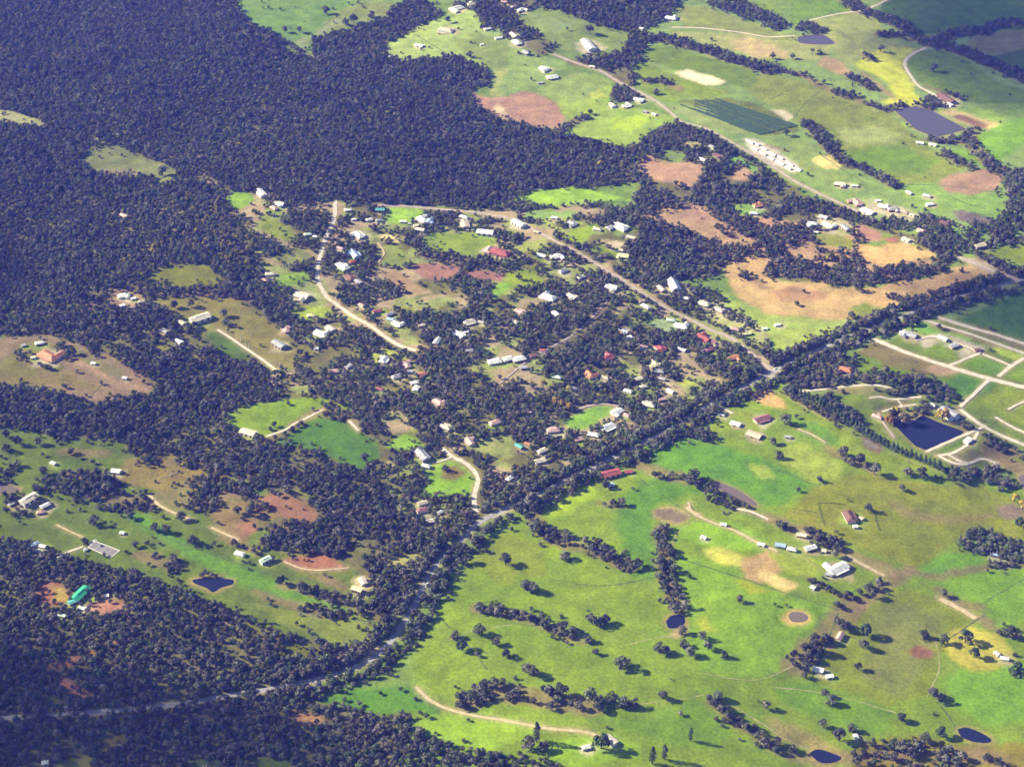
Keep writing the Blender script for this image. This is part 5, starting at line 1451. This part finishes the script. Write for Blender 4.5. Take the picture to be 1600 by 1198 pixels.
# ------------------------------------------------------------------ woodland that reads as one mass
wood_tints = gum_tint(rng, len(idx_wood))
wx, wy, wz = cx_[idx_wood], cy_[idx_wood], cz_[idx_wood]; wu, wv = cu[idx_wood], cv[idx_wood]
sp = rng.random(len(wx))[:, None]; patch = (0.72 + .56 * fbm(wx, wy, 110, 91))[:, None]
wood_tints = np.where(sp < .16, np.array([.095, .125, .048]) * rng.uniform(.7, 1.3, (len(wx), 1)), wood_tints)
wood_tints = np.where((sp > .16) & (sp < .24), np.array([.150, .115, .085]) * rng.uniform(.7, 1.3, (len(wx), 1)), wood_tints)
wood_tints = np.where(sp > .985, np.array([.28, .25, .21]) * rng.uniform(.8, 1.2, (len(wx), 1)), wood_tints)
wood_tints = wood_tints * patch
YELLOW = [([(250,330),(290,300),(330,310),(400,350),(400,400),(330,400),(255,390)], .16), ([(170,390),(200,360),(215,410),(180,415)], .25), ([(240,380),(262,385),(258,405),(235,400)], .5),
          ([(340,370),(400,340),(400,420),(350,420)], .24), ([(640,600),(700,560),(760,620),(690,650)], .06), ([(840,590),(1000,560),(960,640),(860,640)], .06), ([(1170,690),(1230,620),(1240,640),(1190,700)], .1),
          ([(360,225),(385,228),(385,240),(362,238)], .5), ([(1000,400),(1040,410),(1035,440),(1005,435)], .08), ([(150,440),(180,420),(150,520),(110,500)], .08)]
for poly, p in YELLOW:
    m = in_poly(wu, wv, poly) & (rng.random(len(wu)) < p)
    wood_tints[m] = np.array([.36, .30, .07]) * rng.uniform(.7, 1.2, (int(m.sum()), 1))
m = in_poly(wu, wv, VILLAGE)
wood_tints[m] *= 1.18
# greener gardens in the village
m = in_poly(wu, wv, VILLAGE) & (rng.random(len(wu)) < .22)
wood_tints[m] = np.array([.115, .150, .050]) * rng.uniform(.7, 1.2, (int(m.sum()), 1))
me = bpy.data.meshes.new('woodland')
me.vertices.add(len(wx)); me.vertices.foreach_set('co', np.stack([wx, wy, wz], 1).astype(np.float32).ravel())
def attr(name, typ, key, arr):
    a = me.attributes.new(name, typ, 'POINT'); a.data.foreach_set(key, np.ascontiguousarray(arr).ravel())
attr('tint', 'FLOAT_VECTOR', 'vector', wood_tints.astype(np.float32))
attr('size', 'FLOAT', 'value', scl[idx_wood].astype(np.float32))
attr('turn', 'FLOAT_VECTOR', 'vector', np.stack([rng.normal(0, .05, len(wx)), rng.normal(0, .05, len(wx)), rng.uniform(0, 6.28, len(wx))], 1).astype(np.float32))
attr('sort', 'INT', 'value', rng.integers(0, 8, len(wx)).astype(np.int32))
me.update()
wood = link(bpy.data.objects.new('woodland', me))
tag(wood, 'grey-green eucalypt woodland covering the hills, the village and the road verges', 'woodland', kind='stuff')
ORD = ['first', 'second', 'third', 'fourth', 'fifth', 'sixth', 'seventh', 'eighth', 'ninth', 'tenth', 'eleventh', 'twelfth', 'thirteenth', 'fourteenth', 'fifteenth', 'sixteenth', 'seventeenth', 'eighteenth', 'nineteenth']
TENS = ['', '', 'twent', 'thirt', 'fort', 'fift']
def ordinal(n):
    n += 1
    if n < 20: return ORD[n - 1]
    return TENS[n // 10] + ('ieth' if n % 10 == 0 else 'y-' + ORD[n % 10 - 1])
rank = {}
for k in set(owner[idx_belt].tolist()):
    ids = idx_belt[owner[idx_belt] == k]
    l0, l1 = BELTS[k][0][0], BELTS[k][0][-1]
    upright = abs(l1[1] - l0[1]) > abs(l1[0] - l0[0])
    for n_, i in enumerate(ids[np.argsort(cv[ids] if upright else cu[ids])]):
        rank[int(i)] = (n_, 'top' if upright else 'left')
gum_protos = {}
tree_rng = np.random.default_rng(5)
for n_, i in enumerate(idx_belt):
    k = owner[i]; kw, place = BELTS[k][3]; rk_, side_ = rank[int(i)]
    label = ordinal(rk_) + ' ' + kw + ' from the ' + side_ + ' ' + place
    v_ = n_ % 8
    t = gum_tint(tree_rng)[0]
    if 'dark' in label: t = t * .75
    o = put_tree('gum_tree', GUMS[v_], float(cx_[i]), float(cy_[i]), 8.0 * float(scl[i]) * 1.4, 8.0, t, label, 'tree', 'trees ' + place)
    if v_ not in gum_protos: gum_protos[v_] = [c for c in o.children]
ng = bpy.data.node_groups.new('stand_of_trees', 'GeometryNodeTree')
ng.interface.new_socket('Geometry', in_out='INPUT', socket_type='NodeSocketGeometry')
ng.interface.new_socket('Geometry', in_out='OUTPUT', socket_type='NodeSocketGeometry')
gi = ng.nodes.new('NodeGroupInput'); go = ng.nodes.new('NodeGroupOutput')
jl = ng.nodes.new('GeometryNodeJoinGeometry')
for v_ in range(8):
    jt = ng.nodes.new('GeometryNodeJoinGeometry')
    for c in gum_protos[v_]:
        oi = ng.nodes.new('GeometryNodeObjectInfo'); oi.transform_space = 'ORIGINAL'
        oi.inputs['Object'].default_value = c; oi.inputs['As Instance'].default_value = False
        ng.links.new(oi.outputs['Geometry'], jt.inputs[0])
    g2i = ng.nodes.new('GeometryNodeGeometryToInstance')
    ng.links.new(jt.outputs[0], g2i.inputs[0]); ng.links.new(g2i.outputs[0], jl.inputs[0])
def named(nm, typ):
    a = ng.nodes.new('GeometryNodeInputNamedAttribute'); a.data_type = typ; a.inputs['Name'].default_value = nm
    return a.outputs['Attribute']
iop = ng.nodes.new('GeometryNodeInstanceOnPoints')
m2p = ng.nodes.new('GeometryNodeMeshToPoints')
ng.links.new(gi.outputs[0], m2p.inputs['Mesh'])
ng.links.new(m2p.outputs[0], iop.inputs['Points'])
ng.links.new(jl.outputs[0], iop.inputs['Instance'])
iop.inputs['Pick Instance'].default_value = True
ng.links.new(named('sort', 'INT'), iop.inputs['Instance Index'])
e2r = ng.nodes.new('FunctionNodeEulerToRotation')
ng.links.new(named('turn', 'FLOAT_VECTOR'), e2r.inputs[0]); ng.links.new(e2r.outputs[0], iop.inputs['Rotation'])
ng.links.new(named('size', 'FLOAT'), iop.inputs['Scale'])
ng.links.new(iop.outputs[0], go.inputs[0])
md = wood.modifiers.new('stand', 'NODES'); md.node_group = ng

# ------------------------------------------------------------------ trees that stand alone
for n_, (x, y, d, kind, label) in enumerate(TREES):
    gx, gy, gz = ground(x, y); gx, gy = float(gx), float(gy)
    t = gum_tint(tree_rng)[0]
    if kind == 'g': put_tree('gum_tree', GUMS[n_ % 8], gx, gy, d * 1.34, 7.6, t, label, 'tree', 'paddock trees')
    elif kind == 'd': put_tree('spreading_tree', DOMES[n_ % 3], gx, gy, d * 1.15, 8.0, np.array([.060, .090, .034]), label, 'tree', 'paddock trees')
    else: put_tree('poplar_tree', POPLARS[n_ % 2], gx, gy, d, 4.4, np.array([.055, .075, .034]), label, 'poplar', 'poplars', hs_=1.0)
for n_, (x, y, d, col, label) in enumerate(AUTUMN):
    gx, gy, gz = ground(x, y)
    put_tree('autumn_tree', DOMES[n_ % 3], float(gx), float(gy), d * 1.4, 8.0, [v * 1.15 for v in col], label, 'autumn tree', 'autumn trees')
line = resample(px_line([(1240,613),(1300,646),(1360,686),(1400,706),(1440,722),(1468,733)], 6), 6.2)
for n_, (gx, gy) in enumerate(line):
    put_tree('cypress_tree', CYPRESS[n_ % 3], float(gx) + random.uniform(-.8, .8), float(gy) + random.uniform(-.8, .8), random.uniform(7.0, 9.2), 5.2, np.array([.070, .100, .042]) * random.uniform(.85, 1.4),
             ordinal(n_) + ' conifer from the upper end of the straight hedge beside the big blue lake', 'conifer', 'conifers of the lakeside hedge')
for (x, y), word in zip(PALE_TREES, ['first', 'second', 'third', 'fourth', 'fifth', 'sixth', 'seventh', 'eighth']):
    gx, gy, gz = ground(x, y)
    V, F = [], []
    branch(V, F, (0, 0, -.4), (0, 0, 9.5), .55, .16, 7)
    B, BF = [], []
    for k in range(9):
        a = k * 2.4; z = 3.5 + k * .65
        branch(B, BF, (0, 0, z), (math.cos(a) * 1.0, math.sin(a) * 1.0, z + 1.7), .16, .05, 5)
    o = empty('pale_bare_tree', (float(gx), float(gy), float(gz)), random.uniform(0, 6))
    for nm, vv_, ff_ in (('trunk', V, F), ('limbs', B, BF)):
        c = link(bpy.data.objects.new(nm, me_from(nm, vv_, ff_, PALEBARK))); c.parent = o
    tag(o, word + ' pale bare tree from the long cream barn along the white drive', 'bare tree', 'pale trees along the drive')

# ------------------------------------------------------------------ buildings
ROOFC = {'white': (.76, .75, .73), 'cream': (.64, .57, .45), 'grey': (.36, .36, .39), 'green': (.035, .36, .20), 'teal': (.10, .40, .37), 'red': (.34, .09, .085),
         'orange': (.48, .20, .10), 'pink': (.58, .36, .33), 'brown': (.19, .095, .075), 'blue': (.36, .46, .64), 'tan': (.56, .47, .35), 'palegreen': (.56, .68, .55), 'yellow': (.74, .70, .38), 'maroon': (.30, .13, .14)}
ROOFM = {k: mat_plain(k + '_roofing', c, rough=.6, var=.32, scale=.35, spec=.3) for k, c in ROOFC.items()}
WALLM = [mat_plain('cream_wall', (.62, .57, .47), var=.12), mat_plain('white_wall', (.74, .73, .70), var=.1), mat_plain('brick_wall', (.34, .19, .14), var=.2), mat_plain('brown_wall', (.40, .32, .25), var=.15)]
DOORM = mat_plain('dark_door', (.12, .08, .06), var=.1)
GLASSM = mat_plain('window_glass', (.03, .04, .05), rough=.1, var=.05, spec=.6)
CHIM = mat_plain('chimney_brick', (.33, .17, .12), var=.2)
UNIT = {}
def unit_box(mat):
    if mat.name not in UNIT:
        v = [(x, y, z) for z in (-.5, .5) for y in (-.5, .5) for x in (-.5, .5)]
        f = [(0, 2, 3, 1), (4, 5, 7, 6), (0, 1, 5, 4), (2, 6, 7, 3), (0, 4, 6, 2), (1, 3, 7, 5)]
        UNIT[mat.name] = me_from('box_' + mat.name, v, f, mat)
    return UNIT[mat.name]
def box_part(name, mat, parent, loc, size, rz=0):
    o = link(bpy.data.objects.new(name, unit_box(mat))); o.parent = parent
    o.location = loc; o.scale = size; o.rotation_euler = (0, 0, rz); return o
def wall_block(V, F, cx, cy, L, W, h, rise, gable, rot=0):
    k = len(V); l, w = L / 2, W / 2
    ca_, sa = math.cos(rot), math.sin(rot)
    def P(x, y, z): return (cx + x * ca_ - y * sa, cy + x * sa + y * ca_, z)
    for z in (-1.0, h):
        V += [P(-l, -w, z), P(l, -w, z), P(l, w, z), P(-l, w, z)]
    F += [(k, k + 1, k + 5, k + 4), (k + 1, k + 2, k + 6, k + 5), (k + 2, k + 3, k + 7, k + 6), (k + 3, k, k + 4, k + 7)]
    if gable:
        V += [P(-l, 0, h + rise - .12), P(l, 0, h + rise - .12)]
        F += [(k + 5, k + 6, k + 9), (k + 7, k + 4, k + 8)]
def roof_block(V, F, cx, cy, L, W, h, rise, gable, rot=0, ov=.7, th=.18):
    l, w = L / 2 + ov, W / 2 + ov
    drop = rise * ov / (W / 2)
    hip = 0 if gable else min(w * .95, l * .9)
    ca_, sa = math.cos(rot), math.sin(rot)
    def P(x, y, z): return (cx + x * ca_ - y * sa, cy + x * sa + y * ca_, z)
    k = len(V)
    for dz in (0, th):
        V += [P(-l, -w, h - drop + dz), P(l, -w, h - drop + dz), P(l, w, h - drop + dz), P(-l, w, h - drop + dz), P(-l + hip, 0, h + rise + dz), P(l - hip, 0, h + rise + dz)]
    t = k + 6
    F += [(t, t + 1, t + 5, t + 4), (t + 2, t + 3, t + 4, t + 5), (t + 3, t, t + 4), (t + 1, t + 2, t + 5)]
    F += [(k + 4, k + 5, k + 1, k), (k + 5, k + 4, k + 3, k + 2)]
    for a, b in ((0, 1), (1, 2), (2, 3), (3, 0)):
        F.append((k + a, k + b, t + b, t + a))
hr = random.Random(11)
for i, (gx, gy, gz, Lm, Wm, rz, roof, style, label) in enumerate(hs):
    nm = {'h': 'house', 's': 'shed', 'b': 'barn'}[style]
    o = empty(nm, (gx, gy, gz), rz)
    h = {'h': 3.0, 's': 2.8, 'b': 4.6}[style] * (1.0 if Lm > 9 else .8)
    pitch = {'h': .46, 's': .26, 'b': .34}[style]
    if 'steep' in label: pitch = .62
    rise = Wm / 2 * pitch
    gable = style != 'h' or hr.random() < .4
    WV, WF, RV, RF = [], [], [], []
    ov = .7 if Lm > 10 else .35
    wall_block(WV, WF, 0, 0, Lm, Wm, h, rise, gable); roof_block(RV, RF, 0, 0, Lm, Wm, h, rise, gable, ov=ov)
    wing = style == 'h' and Lm > 14 and 'long' not in label and 'dark brown' not in label
    sd = 1 if hr.random() < .5 else -1; we = 1 if hr.random() < .5 else -1
    if wing:
        wl_, ww = Wm * hr.uniform(.7, .95), Wm * .66
        cx, cy = we * (Lm / 2 - ww / 2 - .4), sd * (Wm / 2 + wl_ / 2 - 2.2)
        wall_block(WV, WF, cx, cy, wl_, ww, h - .12, rise * .7, True, math.pi / 2); roof_block(RV, RF, cx, cy, wl_, ww, h - .1, rise * .7, True, math.pi / 2, ov=.55)
    wm = WALLM[(i * 5 + i // 4) % 4] if style == 'h' else (WALLM[1] if roof in ('white', 'cream', 'palegreen') else WALLM[3])
    mesh_obj('wall', WV, WF, wm, o)
    ro = mesh_obj('roof', RV, RF, ROOFM[roof], o)
    if style == 'h':
        if i % 2: box_part('chimney', CHIM, ro, (-we * Lm * .22, Wm * .12, h + rise + .5), (.9, .7, 1.9))
        ys = -sd * (Wm / 2 + .03)
        box_part('door', DOORM, o, (0, ys, 1.05), (1.0, .1, 2.1))
        for fx in (-.34, -.17, .2, .37): box_part('window', GLASSM, o, (fx * Lm, ys, 1.6), (min(1.6, Lm * .11), .1, 1.2))
        if Lm > 14: # veranda along the front
            vz = h - .45
            box_part('veranda_roof', ROOFM[roof], o, (0, -sd * (Wm / 2 + 1.9), vz), (Lm * .8, 2.2, .14))
            for fx in (-.39, -.13, .13, .39): box_part('veranda_post', WALLM[1], o, (fx * Lm, -sd * (Wm / 2 + 2.85), vz / 2 - .5), (.18, .18, vz + .9))
    else:
        box_part('door', DOORM, o, (0, -Wm / 2 - .04, h * .42), (min(3.4, Lm * .35), .12, h * .84))
        if style == 'b':
            for fx in (-.33, .33): box_part('door', DOORM, o, (fx * Lm, -Wm / 2 - .04, h * .4), (min(3.4, Lm * .14), .12, h * .8))
            box_part('ridge_vent', ROOFM[roof], ro, (0, 0, h + rise + .25), (Lm * .5, .9, .4))
    grp = {'h': 'houses of the valley', 's': 'sheds of the farms', 'b': 'barns of the farms'}[style]
    tag(o, label, nm, grp)

# nursery tunnels
TUN = mat_plain('milky_plastic', (.66, .66, .65), rough=.4, var=.35, scale=.3)
for n_, (x, y, L) in enumerate([(1172,222,13), (1183,226,8), (1180,233,11), (1194,233,10), (1192,240,12), (1206,241,14), (1205,248,10), (1220,247,9), (1219,255,15), (1234,257,13), (1232,263,10), (1247,265,11)]):
    gx, gy, gz, Lm, rz = img_axis(x, y, -31, L)
    V, F = [], []; w, hh = 2.3 + (n_ % 3) * .4, 2.6; seg = 10
    for e in (-Lm / 2, Lm / 2):
        for k in range(seg + 1):
            a = math.pi * k / seg; V.append((e, math.cos(a) * w, math.sin(a) * hh - .15))
    for k in range(seg): F.append((k, k + 1, seg + 2 + k, seg + 1 + k))
    o = empty('polytunnel', (gx, gy, gz), rz)
    mesh_obj('cover', V, F, TUN, o, True)
    for e in (0, seg + 1): mesh_obj('end_wall', [V[e + k] for k in range(seg + 1)], [tuple(range(seg + 1))], TUN, o)
    tag(o, ordinal(n_) + ' white polytunnel from the upper left of the nursery below the vineyard', 'greenhouse', 'nursery tunnels')

# vineyard rows
A, B_, C_, D = (1118, 155), (1246, 197), (1050, 159), (1188, 211)
vrow = -1
vr = np.random.default_rng(3)
for k in range(22):
    t = k / 21
    if k in (6, 12): continue
    vrow += 1
    p0 = (A[0] + (C_[0] - A[0]) * t, A[1] + (C_[1] - A[1]) * t); p1 = (B_[0] + (D[0] - B_[0]) * t, B_[1] + (D[1] - B_[1]) * t)
    cut0 = .04 * ((k * 7) % 5) if k < 12 else .1 + .06 * ((k * 5) % 7)
    p0 = (p0[0] + (p1[0] - p0[0]) * cut0, p0[1] + (p1[1] - p0[1]) * cut0)
    pts = resample(px_line([p0, p1], 3), 5.0)
    gz = height(pts[:, 0], pts[:, 1]); tg = pts[-1] - pts[0]; tg /= np.linalg.norm(tg); nr = np.array([-tg[1], tg[0]])
    V, F = [], []
    for j, (p, z) in enumerate(zip(pts, gz)):
        wj = vr.uniform(.9, 1.7); hj = vr.uniform(1.2, 2.3)
        for f, zz in ((-wj, -.2), (-wj * .95, hj * .6), (-.3, hj), (.35, hj * .97), (wj * .95, hj * .6), (wj, -.2)):
            q = p + nr * (f + vr.normal() * .12); V.append((q[0], q[1], z + zz))
        if j:
            a = (j - 1) * 6; c = j * 6
            F += [(a + s, a + s + 1, c + s + 1, c + s) for s in range(5)]
    o = mesh_obj('vine_row', V, [f[::-1] for f in F], None)
    if k == 0: VMAT = mat_plain('vine_leaves', (.040, .075, .035), var=.5, scale=.5)
    o.data.materials.append(VMAT)
    tag(o, ordinal(vrow) + ' vine row from the upper right of the striped vineyard', 'vine row', 'vine rows of the vineyard')

# tennis court
cp = [(138, 857), (150, 848), (187, 860), (173, 871)]
gx, gy, gz = ground(np.array([p[0] for p in cp]), np.array([p[1] for p in cp]))
zc = float(gz.max()) + .25
ctr = np.array([gx.mean(), gy.mean()])
co = empty('tennis_court', (ctr[0], ctr[1], zc))
cor = [np.array([a - ctr[0], c - ctr[1]]) for a, c in zip(gx, gy)]
V = [(p[0], p[1], 0) for p in cor] + [(p[0], p[1], -1.4) for p in cor]
F = [(3, 2, 1, 0), (0, 1, 5, 4), (1, 2, 6, 5), (2, 3, 7, 6), (3, 0, 4, 7)]
s_ = mesh_obj('court_surface', V, F, mat_plain('grey_court', (.21, .19, .20), var=.12), co)
bpy.context.view_layer.update()
if s_.data.polygons[0].normal.z < 0: s_.data.flip_normals()
CP = mat_plain('pale_kerb', (.62, .55, .46), var=.1)
for a, c in ((0, 1), (1, 2), (2, 3), (3, 0)):
    d = cor[c] - cor[a]; mid = (cor[a] + cor[c]) / 2
    box_part('kerb', CP, co, (mid[0], mid[1], .05), (float(np.hypot(*d)) + .3, 1.1, .3), math.atan2(d[1], d[0]))
for fr in (.2, .5, .8):
    p = cor[0] * (1 - fr) + cor[3] * fr; q = cor[1] * (1 - fr) + cor[2] * fr
    p = p * .8; q = q * .8; d = q - p
    box_part('court_line', CP, co, ((p[0] + q[0]) / 2, (p[1] + q[1]) / 2, .01), (float(np.hypot(*d)), .25, .03), math.atan2(d[1], d[0]))
tag(co, 'grey hard court with a pale border at the end of a drive', 'court')

# water tanks by the court
for (x, y), w in zip([(134, 860), (143, 850), (149, 847)], ['left', 'middle', 'right']):
    gx, gy, gz = (float(v) for v in ground(x, y))
    o = empty('water_tank', (gx, gy, gz))
    V, F = [], []; rad = 2.6; n = 16
    for z, rr in ((-.5, rad), (2.4, rad), (2.45, rad + .1), (3.0, .3)):
        V += [(math.cos(2 * math.pi * k / n) * rr, math.sin(2 * math.pi * k / n) * rr, z) for k in range(n)]
    body = [(r_ * n + k, r_ * n + (k + 1) % n, (r_ + 1) * n + (k + 1) % n, (r_ + 1) * n + k) for r_ in (0,) for k in range(n)]
    lid = [((k), (k + 1) % n, n + (k + 1) % n, n + k) for k in range(n)] + [tuple(range(n, 2 * n))]
    mesh_obj('tank_body', V[:2 * n], body, ROOFM['white'], o)
    mesh_obj('tank_lid', V[2 * n:], lid, ROOFM['grey'], o)
    tag(o, w + ' one of the white round tanks at the upper edge of the grey court', 'tank', 'tanks by the court')

# hedge round the brown-roofed house
HM = LEAF
hp = [(1278, 786), (1283, 806), (1288, 820)], [(1278, 786), (1300, 786), (1318, 788)], [(1352, 792), (1364, 796), (1368, 812), (1373, 828)]
for pts_px, where in zip(hp, ['left side', 'upper side', 'right side']):
    pts = resample(px_line(list(pts_px), 4), 1.6)
    r = np.random.default_rng(len(where)); m0 = pts.mean(0)
    cs = [np.array([p[0] - m0[0], p[1] - m0[1], float(height(*p)) - float(height(*m0)) + .7]) for p in pts]
    LV, LF = leaf_cards(r, cs, [.8] * len(cs), 12, .7)
    o = link(bpy.data.objects.new('garden_hedge', me_from('garden_hedge', LV, LF, LEAF)))
    o.location = (m0[0], m0[1], float(height(*m0))); o['tint'] = [.11, .14, .06]
    tag(o, 'low hedge on the ' + where + ' of the square round the dark brown-roofed house', 'hedge', 'hedges of the square garden')

# heap of scrap
gx, gy, gz = (float(v) for v in ground(264, 742))
V, F = [], []; r = np.random.default_rng(2)
for k in range(16):
    c = np.array([r.normal() * 9, r.normal() * 6, .5 + r.random()]); s = r.uniform(.6, 1.8, 3); s[2] *= .5
    rot = r.uniform(0, 3.14); a0 = len(V)
    for z in (-.5, .5):
        for y in (-.5, .5):
            for x in (-.5, .5):
                X, Y = x * s[0], y * s[1]
                V.append((c[0] + X * math.cos(rot) - Y * math.sin(rot) + z * .4, c[1] + X * math.sin(rot) + Y * math.cos(rot), c[2] + z * s[2]))
    F += [tuple(a0 + q for q in f) for f in ((0, 2, 3, 1), (4, 5, 7, 6), (0, 1, 5, 4), (2, 6, 7, 3), (0, 4, 6, 2), (1, 3, 7, 5))]
o = mesh_obj('scrap_heap', V, F, mat_plain('scrap_metal', (.24, .23, .25), var=.6, scale=.35))
o.location = (gx, gy, gz)
tag(o, 'jumbled grey heap of scrap among bushes in the western pasture', 'scrap heap')

# vehicles on the highway
TYRE = mat_plain('tyre_rubber', (.02, .02, .02), var=.1)
def car(x, y, col, label, side):
    gx, gy, gz = (float(v) for v in ground(x, y))
    j = int(np.argmin(np.hypot(hw[:, 0] - gx, hw[:, 1] - gy))); j = min(max(j, 1), len(hw) - 2)
    d = hw[j + 1] - hw[j - 1]; rz = math.atan2(d[1], d[0]); nrm = np.array([-math.sin(rz), math.cos(rz)]) * 2.3 * side
    px_, py_ = hw[j][0] + nrm[0], hw[j][1] + nrm[1]
    o = empty('car', (px_, py_, float(height(px_, py_)) + .12), rz)
    prof = [(-2.2, .35), (-2.25, .85), (-1.5, .98), (1.0, .95), (2.1, .78), (2.2, .35)]
    cab = [(-1.55, .96), (-1.2, 1.5), (.3, 1.52), (1.0, .94)]
    def ext(pf, w, taper):
        n = len(pf); V = [(a, -w + (taper if z > 1.2 else 0), z) for a, z in pf] + [(a, w - (taper if z > 1.2 else 0), z) for a, z in pf]
        return V, [tuple(range(n)), tuple(range(2 * n - 1, n - 1, -1))] + [(i + n, (i + 1) % n + n, (i + 1) % n, i) for i in range(n)]
    v, f = ext(prof, .9, 0); mesh_obj('body', v, f, mat_plain('car_paint', col, rough=.3, var=.04, spec=.5), o)
    v, f = ext(cab, .8, .12); mesh_obj('cabin_glass', v, f, GLASSM, o)
    box_part('roof_panel', o.children[0].data.materials[0], o, (-.45, 0, 1.54), (1.4, 1.35, .06))
    for wx_ in (-1.35, 1.35):
        for wy_ in (-.82, .82):
            V, F = [], []
            branch(V, F, (0, -.11, 0), (0, .11, 0), .33, .33, 12); F.append(tuple(range(12))[::-1])
            c = link(bpy.data.objects.new('wheel', me_from('wheel', V, F, TYRE))); c.parent = o; c.location = (wx_, wy_, .33)
    tag(o, label, 'car', 'cars on the highway')
car(549, 1037, (.8, .8, .8), 'white car on the highway just left of the sandy pull-off', 1)
car(661, 914, (.55, .62, .72), 'pale blue car on the highway near the yellow-green roofed barn', -1)
car(622, 985, (.75, .75, .76), 'white car in the middle of the highway curve', 1)
car(1216, 577, (.8, .8, .8), 'white car at the pale highway junction', 1)

# ------------------------------------------------------------------ clouds above the aircraft; the left two are added to stand in for lens darkening
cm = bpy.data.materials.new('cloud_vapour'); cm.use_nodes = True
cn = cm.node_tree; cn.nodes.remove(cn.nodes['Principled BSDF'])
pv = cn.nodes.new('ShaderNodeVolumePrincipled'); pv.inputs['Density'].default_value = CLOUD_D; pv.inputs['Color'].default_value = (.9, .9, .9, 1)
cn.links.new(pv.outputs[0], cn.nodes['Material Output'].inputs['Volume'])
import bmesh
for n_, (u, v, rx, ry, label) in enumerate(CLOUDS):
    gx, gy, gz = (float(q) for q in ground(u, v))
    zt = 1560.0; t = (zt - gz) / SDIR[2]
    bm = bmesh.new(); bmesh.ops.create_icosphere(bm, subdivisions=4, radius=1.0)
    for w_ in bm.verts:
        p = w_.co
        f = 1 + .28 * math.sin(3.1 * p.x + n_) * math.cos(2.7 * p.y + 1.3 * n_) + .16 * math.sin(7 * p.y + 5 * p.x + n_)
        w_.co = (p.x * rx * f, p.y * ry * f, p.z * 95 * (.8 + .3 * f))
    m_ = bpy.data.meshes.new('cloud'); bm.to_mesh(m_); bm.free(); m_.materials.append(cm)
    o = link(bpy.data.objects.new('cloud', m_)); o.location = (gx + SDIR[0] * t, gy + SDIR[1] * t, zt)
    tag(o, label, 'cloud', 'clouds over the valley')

# ------------------------------------------------------------------ haze
zb, zt2, ex = -60.0, CAMH + 60.0, 12600.0
V = [(x, y, z) for z in (zb, zt2) for y in (-ex, ex) for x in (-ex, ex)]
hz = mesh_obj('haze', V, [(0, 2, 3, 1), (4, 5, 7, 6), (0, 1, 5, 4), (2, 6, 7, 3), (0, 4, 6, 2), (1, 3, 7, 5)])
hm = bpy.data.materials.new('valley_haze'); hm.use_nodes = True
hn = hm.node_tree; hn.nodes.remove(hn.nodes['Principled BSDF'])
hv = hn.nodes.new('ShaderNodeVolumePrincipled'); hv.inputs['Density'].default_value = HAZE_D
hv.inputs['Color'].default_value = HAZE_C; hv.inputs['Absorption Color'].default_value = (1, 1, 1, 1); hv.inputs['Anisotropy'].default_value = .0
hn.links.new(hv.outputs[0], hn.nodes['Material Output'].inputs['Volume'])
hz.data.materials.append(hm)
tag(hz, 'blue haze filling the valley air', None, kind='stuff')
